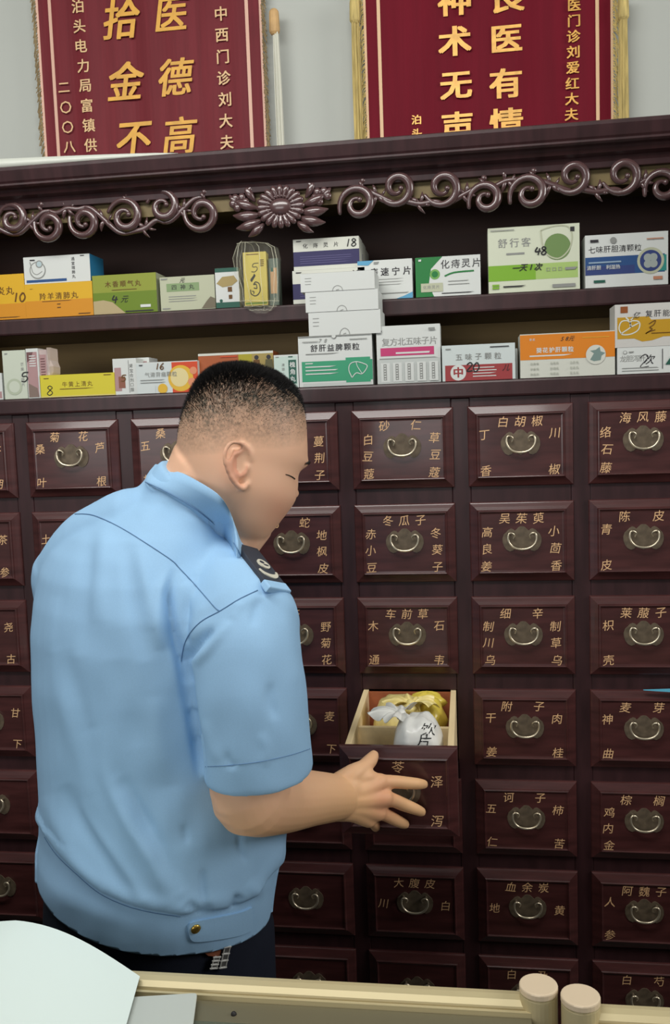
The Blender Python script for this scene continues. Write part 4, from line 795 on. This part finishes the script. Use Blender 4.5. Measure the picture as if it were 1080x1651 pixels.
for a_, d_ in (((678, 1261.5, YD - .0155), (686, 1263)), ((675, 1304.5, YD - .0155), (683, 1308)), ((649, 1325, YD - .0148), (656, 1328)), ((600.5, 1219, -.3475), (603.5, 1213))):
    p0 = at(*a_); p1 = at(d_[0], d_[1], a_[2] + .004); ax = (p1 - p0).normalized(); nr = Vector((.1, -.9, .35)); nr = (nr - ax * nr.dot(ax)).normalized(); sd = ax.cross(nr); b = MB(); rings = []
    for i in range(7):
        q = -1 + 2 * i / 6; wdt = .0050 * math.sqrt(max(.05, 1 - q ** 4)); rings.append([p0 + ax * (.0058 * q) + sd * (wdt * math.sin(t)) + nr * (.0016 * math.cos(t)) for t in [2 * math.pi * j / 12 for j in range(12)]])
    b.loft(rings, NAIL); o = b.build('fingernail', smooth=True); m_ = o.data; bpy.data.objects.remove(o); mpart('fingernail', m_)
# ---- shirt
sb = MB(); sb.tube([at(300, 850, -.47), at(326, 806, -.474), at(337, 788, -.474)], [.086, .078, .0745], SHIRT, 32, flat=True); sb.loft([tring(v, l, r, y) for v, l, r, y in TOR], SHIRT)
sb.tube(cr([at(325, 890, -.48), at(368, 950, -.545), at(398, 1006, -.598)], 5), [.046, .048, .050, .052, .054, .056, .058, .060, .062, .064, .066], SHIRT, 28)
sb.tube(cr([at(398, 1004, -.598), at(396, 1066, -.615), at(407, 1150, -.622), at(417, 1249, -.620)], 6), list(np.interp(np.linspace(0, 1, 19), [0, .25, .5, .75, 1], [.064, .0685, .069, .068, .067])), SHIRT, 36, flat=True)
sb.tube(cr([at(215, 845, -.50), at(150, 890, -.47), lsh], 5), [.050, .052, .054, .056, .058, .058, .058, .058, .058, .058, .058], SHIRT, 24)
sb.tube([lsh, (lsh + lel) / 2, lel + (lel - lsh) * .0], [.060, .058, .056], SHIRT, 24)
sme = remesh(sb, .0040, .5, 9); sme.name = 'shirt'
P = coords(sme); N = normals(sme); u, v = project(P); vis = ((CAM - P) * N).sum(1) > 0; D = np.zeros(len(P))
FOLD = [  # photo-plane polyline, width px, depth mm (+ out, - in), fades at its ends
    ([(285, 914), (272, 955), (279, 1007), (292, 1063), (303, 1110)], 9, -9), ([(288, 916), (262, 952), (255, 1010), (262, 1050)], 11, 4), ([(300, 935), (318, 985), (305, 1035)], 14, 4),
    ([(292, 1050), (300, 1110), (308, 1150), (318, 1210), (326, 1262)], 8, -7), ([(296, 1068), (318, 1038), (345, 1012)], 7, -6), ([(312, 1072), (340, 1042), (372, 1000)], 8, 3),
    ([(151, 836), (140, 914), (133, 998), (128, 1060)], 15, -2.6), ([(168, 850), (160, 930), (158, 1010)], 14, 2.2), ([(202, 868), (213, 942), (225, 1016), (232, 1070)], 13, -2.8), ([(224, 880), (238, 960), (246, 1020)], 12, 2.4),
    ([(86, 1040), (100, 1120), (122, 1200), (150, 1290)], 16, 2.4), ([(104, 1040), (124, 1130), (158, 1215), (196, 1290)], 16, -2.6), ([(146, 1170), (170, 1240), (208, 1318), (248, 1390), (285, 1462)], 16, 5.5), ([(190, 1250), (228, 1320), (262, 1376), (292, 1442)], 13, -5.5),
    ([(240, 1330), (276, 1400), (302, 1462)], 12, 3), ([(100, 1262), (128, 1320), (172, 1386), (228, 1460)], 15, -4.5), ([(120, 1290), (160, 1352), (205, 1412), (236, 1462)], 11, 3), ([(72, 1280), (92, 1330), (128, 1390), (160, 1432)], 12, 2.5),
    ([(327, 1400), (329, 1466)], 6, -3), ([(300, 1452), (320, 1468), (346, 1462)], 8, -3.5), ([(385, 1343), (388, 1370), (399, 1392)], 5, -2.2), ([(385, 1440), (375, 1468)], 8, -5), ([(400, 1420), (418, 1440), (430, 1420)], 10, 2.5), ([(296, 1330), (302, 1360)], 6, -1.6),
    ([(364, 1212), (372, 1232), (380, 1228)], 6, -1.8), ([(438, 1100), (436, 1130), (446, 1160)], 8, -1.8), ([(330, 1160), (340, 1200), (352, 1230)], 9, 1.5), ([(420, 1180), (430, 1210), (424, 1236)], 9, 1.5), ([(455, 970), (470, 1040), (480, 1110)], 12, 1.5), ([(420, 962), (412, 985), (408, 1012)], 8, -2), ([(388, 968), (374, 1000)], 7, 1.6),
    ([(262, 812), (248, 826), (220, 838)], 14, 1.5), ([(90, 960), (84, 1010), (80, 1060)], 12, 1.2), ([(250, 1120), (258, 1200), (272, 1270)], 22, 2), ([(190, 1060), (200, 1130), (220, 1210)], 20, -1.6)]
for pts, wd, am in FOLD:
    d, t = polydist(u, v, [(p.x, p.y) for p in cr([(a, b_, 0) for a, b_ in pts], 5)]); D += 1.5 * am * np.exp(-(d / wd) ** 2) * np.clip(4.5 * t * (1 - t), 0.12, 1)
# waistband: cloth blouses over a narrower band
band = [(60, 1330), (72, 1350), (91, 1378), (123, 1409), (160, 1440), (202, 1460), (244, 1471), (290, 1478), (330, 1474), (378, 1466), (410, 1450), (440, 1412), (470, 1380)]
bx, by = np.array(band).T; below = v - np.interp(u, bx, by); low = P[:, 2] < 1.05
kb_ = np.where(low, 1 / (1 + np.exp(-np.clip(below, -200, 200) / 2.2)), 0); D += -6 * kb_ + np.where(low, 3 * np.exp(-((below + 16) / 15) ** 2) - 2.5 * np.exp(-(below / 3.5) ** 2), 0)
x_, z_ = P[:, 0], P[:, 2]
D += .5 * np.sin(v * .06 + 3 * np.sin(u * .021)) + .35 * np.sin(u * .09 + v * .03)
P2 = P + N * (D * np.where(vis, 1, .5) / 1000)[:, None]
sme.vertices.foreach_set('co', P2.ravel()); sme.update()
bm = bmesh.new(); bm.from_mesh(sme)
def cut(co, no, sel=None):          # remove what lies on the +no side, among vertices chosen by sel
    no = Vector(no).normalized(); co = Vector(co)
    fs = [f for f in bm.faces if (sel is None or sel(f.calc_center_median()))]
    g = list({e for f in fs for e in f.edges} | {q for f in fs for q in f.verts}) + fs
    r_ = bmesh.ops.bisect_plane(bm, geom=g, plane_co=co, plane_no=no)
    kill = [f for f in bm.faces if (sel is None or sel(f.calc_center_median())) and (f.calc_center_median() - co).dot(no) > 0]
    bmesh.ops.delete(bm, geom=kill, context='FACES')
h1, h2, h3 = at(62, 1396, -.455), at(258, 1527, -.615), at(441, 1466, -.455)
nn = (h2 - h1).cross(h3 - h1).normalized(); nn = nn if nn.z < 0 else -nn
cut(h2, nn, lambda p: p.z < .98 and not (p.x > .76 and p.z > .98))
bmesh.ops.remove_doubles(bm, verts=bm.verts, dist=.0002); bm.to_mesh(sme); bm.free()
SH = mpart('shirt', sme); so = SH.modifiers.new('cloth', 'SOLIDIFY'); so.thickness = .0016; so.offset = -1
P = coords(sme); sbv = BVHTree.FromPolygons([tuple(p) for p in P], [tuple(p.vertices) for p in sme.polygons])
CV = Vector(CAM)
def onshirt(u, v, lift=0):
    d = (at(u, v, -.5) - CV).normalized(); h_, n_, _, _ = sbv.ray_cast(CV, d, 3)
    if h_ is None: return None, None
    if n_.dot(d) > 0: n_ = -n_
    return h_ + n_ * lift, n_
def seam(name, pts, r_=.0007, lift=.0003, step=6):
    Q = [onshirt(p.x, p.y, lift)[0] for p in cr([(a, b_, 0) for a, b_ in pts], step)]; Q = [q for q in Q if q is not None]
    Q = [q for i, q in enumerate(Q) if i == 0 or (q - Q[i - 1]).length < .05]
    if len(Q) < 3: return
    b = MB(); b.tube(Q, r_, SEAM, 6); o = b.build(name); m_ = o.data; bpy.data.objects.remove(o); mpart(name, m_, SH)
seam('yoke_seam', [(121, 829), (151, 831), (193, 850), (234, 875), (276, 903), (290, 917), (318, 947), (346, 979), (354, 985)])
seam('sleeve_seam', [(415, 952), (386, 966), (355, 985), (322, 1004), (300, 1032), (292, 1066)])
seam('cuff_seam', [(331, 1236), (370, 1234), (420, 1228), (470, 1217), (503, 1206)], .0005, .0001)
seam('waistband_seam', band[1:8], .0006, .0002)
# collar: a folded band around the neck
ct = [(253, 749, -.455), (284, 759, -.525), (320, 777, -.562), (352, 798, -.575), (368, 822, -.572), (380, 852, -.555), (388, 874, -.530), (398, 884, -.49), (404, 878, -.44), (385, 850, -.405), (340, 800, -.385), (290, 762, -.40)]
cb = [(236, 778, -.455), (268, 793, -.540), (314, 820, -.588), (345, 845, -.600), (367, 866, -.596), (382, 884, -.578), (391, 900, -.550), (402, 905, -.49), (408, 900, -.43), (390, 880, -.385), (338, 830, -.362), (275, 790, -.38)]
cbw = []
for p in cb:
    q_ = at(*p); s_h = onshirt(p[0], p[1], .002)[0] if p[2] < -.44 and p[0] < 372 else None
    cbw.append(q_ if s_h is None or (s_h - q_).length > .09 else s_h)
T_ = cr([at(*p) for p in ct], 6, True); B2_ = cr(cbw, 6, True); n = len(T_); ctr = sum(T_, Vector()) / n; cbm = MB()
rings = []
for i in range(n):
    t, b_ = T_[i], B2_[i]; o_ = (b_ - ctr); o_.z = 0; o_.normalize(); dwn = Vector((0, 0, -1))
    rings.append([b_ - o_ * .012 + dwn * .032, b_ + o_ * .0012, b_ * .66 + t * .34 + o_ * .0040, b_ * .33 + t * .67 + o_ * .0042, t + o_ * .0022 + Vector((0, 0, .0006)), t - o_ * .0004 + Vector((0, 0, .0004)), t - o_ * .0022, b_ * .4 + t * .6 - o_ * .004])
cbm.loft(rings + [rings[0]], SHIRT, cap=False); o = cbm.build('collar', smooth=True, fix=True); m_ = o.data; bpy.data.objects.remove(o); mpart('collar', m_, SH)
b = MB(); b.tube([B2_[i] + (CV - B2_[i]).normalized() * .0035 for i in range(0, 38)], .0007, SEAM, 6); o = b.build('collar_seam'); m_ = o.data; bpy.data.objects.remove(o); mpart('collar_seam', m_, SH)
# epaulette with its badge and loop
EPM = noisy(mat('navy_epaulette_felt', (44, 50, 62), .7), (300, 300, 300), .1); SILV = mat('silver_thread', (226, 224, 206), .4, metal=.2)
e0, e3 = onshirt(379, 882, .003)[0], onshirt(422, 947, .003)[0]
c4 = [e0, at(409, 889, e0.y + .045), at(463, 951, e3.y + .045), e3]
en_ = (c4[1] - c4[0]).cross(c4[3] - c4[0]).normalized(); en_ = en_ if en_.z > 0 else -en_
ux, uy = (c4[1] - c4[0] + c4[2] - c4[3]) / 2, (c4[3] - c4[0] + c4[2] - c4[1]) / 2; oc = sum(c4, Vector()) / 4
def ep(a, b_, h=0): return oc + ux * (a - .5) + uy * (b_ - .5) + en_ * h
b = MB(); b.prism([ep(0, 0, -.003), ep(1, 0, -.003), ep(1, 1, -.003), ep(0, 1, -.003)], en_ * .008, EPM); o = b.build('epaulette', fix=True); m_ = o.data; bpy.data.objects.remove(o); EP = mpart('epaulette', m_, SH); EP['label'] = 'navy shoulder pad with silver badge'
mdb = EP.modifiers.new('edge', 'BEVEL'); mdb.width = .0015; mdb.segments = 2
b = MB(); dk = lambda a, b_, r1, r2, h, n=24: [ep(a + r1 * math.cos(2 * math.pi * i / n), b_ + r2 * math.sin(2 * math.pi * i / n), h) for i in range(n)]
b.prism(dk(.55, .50, .26, .115, .0052), en_ * .0014, SILV); b.prism(dk(.50, .47, .10, .035, .0067), en_ * .0003, EPM); b.prism(dk(.62, .53, .12, .02, .0067), en_ * .0003, EPM)
cres = [ep(.5 + .42 * math.cos(t), .66 + .20 * math.sin(t), .0052) for t in np.linspace(.1, math.pi - .1, 14)] + [ep(.5 + .36 * math.cos(t), .66 + .11 * math.sin(t), .0052) for t in np.linspace(math.pi - .1, .1, 14)]
b.prism(cres, en_ * .0014, SILV); o = b.build('badge', fix=True); m_ = o.data; bpy.data.objects.remove(o); o = mpart('badge', m_, EP)
b = MB(); b.prism([ep(-.04, .93, -.004), ep(1.02, .90, -.004), ep(1.02, 1.10, -.004), ep(-.04, 1.12, -.004)], en_ * .0095, SHIRT); o = b.build('epaulette_loop', fix=True); m_ = o.data; bpy.data.objects.remove(o); o = mpart('epaulette_loop', m_, SH); mdb = o.modifiers.new('edge', 'BEVEL'); mdb.width = .002; mdb.segments = 2
# waist tab and gold button
tabp = [(303, 1497), (309, 1485), (345, 1479), (384, 1470), (404, 1463), (406, 1500), (384, 1508), (345, 1514), (318, 1518), (309, 1513)]
Q = [onshirt(a, b_, .0022) for a, b_ in tabp]; tb = [q for q, _ in Q if q is not None]
if len(tb) > 5:
    ctr2 = onshirt(350, 1496, .0030); vs = []
    b = MB(); g = 14
    top_ = cr([(a, b_, 0) for a, b_ in [(303, 1493), (310, 1485), (345, 1478), (384, 1470), (404, 1462)]], 5); bot_ = cr([(a, b_, 0) for a, b_ in [(303, 1501), (311, 1516), (345, 1514), (384, 1507), (406, 1498)]], 5); R1 = []
    for p, q in zip(top_, bot_):
        col_ = [onshirt(p.x + (q.x - p.x) * t, p.y + (q.y - p.y) * t, .0030)[0] for t in np.linspace(0, 1, 6)]
        if all(c is not None for c in col_): R1.append(col_)
    nn_ = ctr2[1]; m0 = len(R1); rings = [c_ + [p - nn_ * .0045 for p in c_[::-1]] for c_ in R1]
    b.loft(rings, SHIRT); o = b.build('waist_tab', smooth=False, fix=True); m_ = o.data; bpy.data.objects.remove(o); TAB = mpart('waist_tab', m_, SH)
    p, n_ = onshirt(314, 1495, .003); b = MB(); GOLDB = mat('gold_button', (214, 178, 90), .25, metal=.9)
    a_ = n_.orthogonal().normalized(); c_ = n_.cross(a_)
    b.loft([[p + n_ * h + (a_ * math.cos(t) + c_ * math.sin(t)) * r_ for t in [2 * math.pi * j / 24 for j in range(24)]] for r_, h in ((.0062, 0), (.0066, .0012), (.0056, .0024), (.0035, .0032), (.0008, .0035))], GOLDB); o = b.build('button', smooth=True, fix=True); m_ = o.data; bpy.data.objects.remove(o); o = mpart('button', m_, SH); o['label'] = 'gold snap button'
# ---- trousers and shoes
tb_ = MB(); tb_.loft([tring(v_, l, r, y, inset=i_) for v_, l, r, y, i_ in ((1640, 66, 436, -.45, .004), (1500, 64, 440, -.45, .008), (1440, 61, 446, -.455, .013), (1370, 60, 455, -.455, .016))], NAVYC)
anks = [leg(tb_, hip, dx, dy, 1.12, NAVYC) for hip, dx, dy in ((hipL, -.03, .02), (hipR, .02, -.01))]
tme = remesh(tb_, .006, .5, 8); tme.name = 'trousers'; mpart('trousers', tme)
LEATH = mat('black_shoe_leather', (24, 22, 22), .3)
for a_ in anks:
    b = MB(); rings = []
    for q, wd, hh in ((-.075, .022, .05), (-.06, .036, .085), (-.02, .040, .095), (.04, .042, .075), (.10, .046, .055), (.155, .040, .042), (.185, .022, .03)):
        c_ = Vector((a_.x, a_.y, .002)) + TF * q; rings.append([c_ + TR * (wd * math.copysign(abs(math.cos(t)) ** .7, math.cos(t))) + Vector((0, 0, hh * (.5 + .5 * math.copysign(abs(math.sin(t)) ** .7, math.sin(t))))) for t in [2 * math.pi * j / 20 for j in range(20)]])
    b.loft(rings, LEATH); o = b.build('shoe', smooth=True, fix=True); m_ = o.data; bpy.data.objects.remove(o); mpart('shoe', m_)
# ---- keys hanging at his hip
TP = coords(tme); tbv = BVHTree.FromPolygons([tuple(p) for p in TP], [tuple(p.vertices) for p in tme.polygons])
def ontr(u, v, lift):
    d = (at(u, v, -.5) - CV).normalized(); h_, n_, _, _ = tbv.ray_cast(CV, d, 3); n_ = n_ if n_.dot(d) < 0 else -n_; return h_ + n_ * lift, n_
kp, kn = ontr(345, 1532, .004); KE = empty('key_holder', kp, 'brown leather belt holder with two silver clips at the hip of the man', 'key holder'); kinv = Matrix.Translation(-kp)
b = MB(); LB = mat('brown_leather', (136, 80, 56), .5); poly = [ontr(a_, b_, .0008)[0] for a_, b_ in ((319, 1519), (324, 1531), (333, 1538), (352, 1540), (356, 1516))]; b.prism(poly, kn * .004, LB); o = b.build('leather_flap', KE, fix=True); o.matrix_parent_inverse = kinv
for (u0, v0), (u1, v1) in (((345, 1538), (340, 1556)), ((361, 1522), (354, 1555))):
    b = MB(); p0, p1 = ontr(u0, v0, .008)[0], ontr(u1, v1, .008)[0]; ax = (p1 - p0); sd = kn.cross(ax).normalized() * .0042; SLV = mat('silver_metal', (226, 226, 222), .3, metal=.3)
    for s_ in (-1, 1): b.tube([p0 + sd * s_, p1 + sd * s_], .0009, SLV, 6)
    for t in (0, .33, .66, 1): b.tube([p0 + ax * t - sd * 1.2, p0 + ax * t + sd * 1.2], .0012, SLV, 6)
    b.prism([p0 - sd - kn * .001, p0 + sd - kn * .001, p1 + sd - kn * .001, p1 - sd - kn * .001], kn * .0008, mat('dull_silver', (150, 150, 148), .4, metal=.8)); b.prism([p0 - kn * .001 - sd * .2, p0 - kn * .001 + sd * .2, p0 - kn * .006 + sd * .2, p0 - kn * .006 - sd * .2], ax * .1, SLV)
    o = b.build('clip', KE, fix=True); o.matrix_parent_inverse = kinv
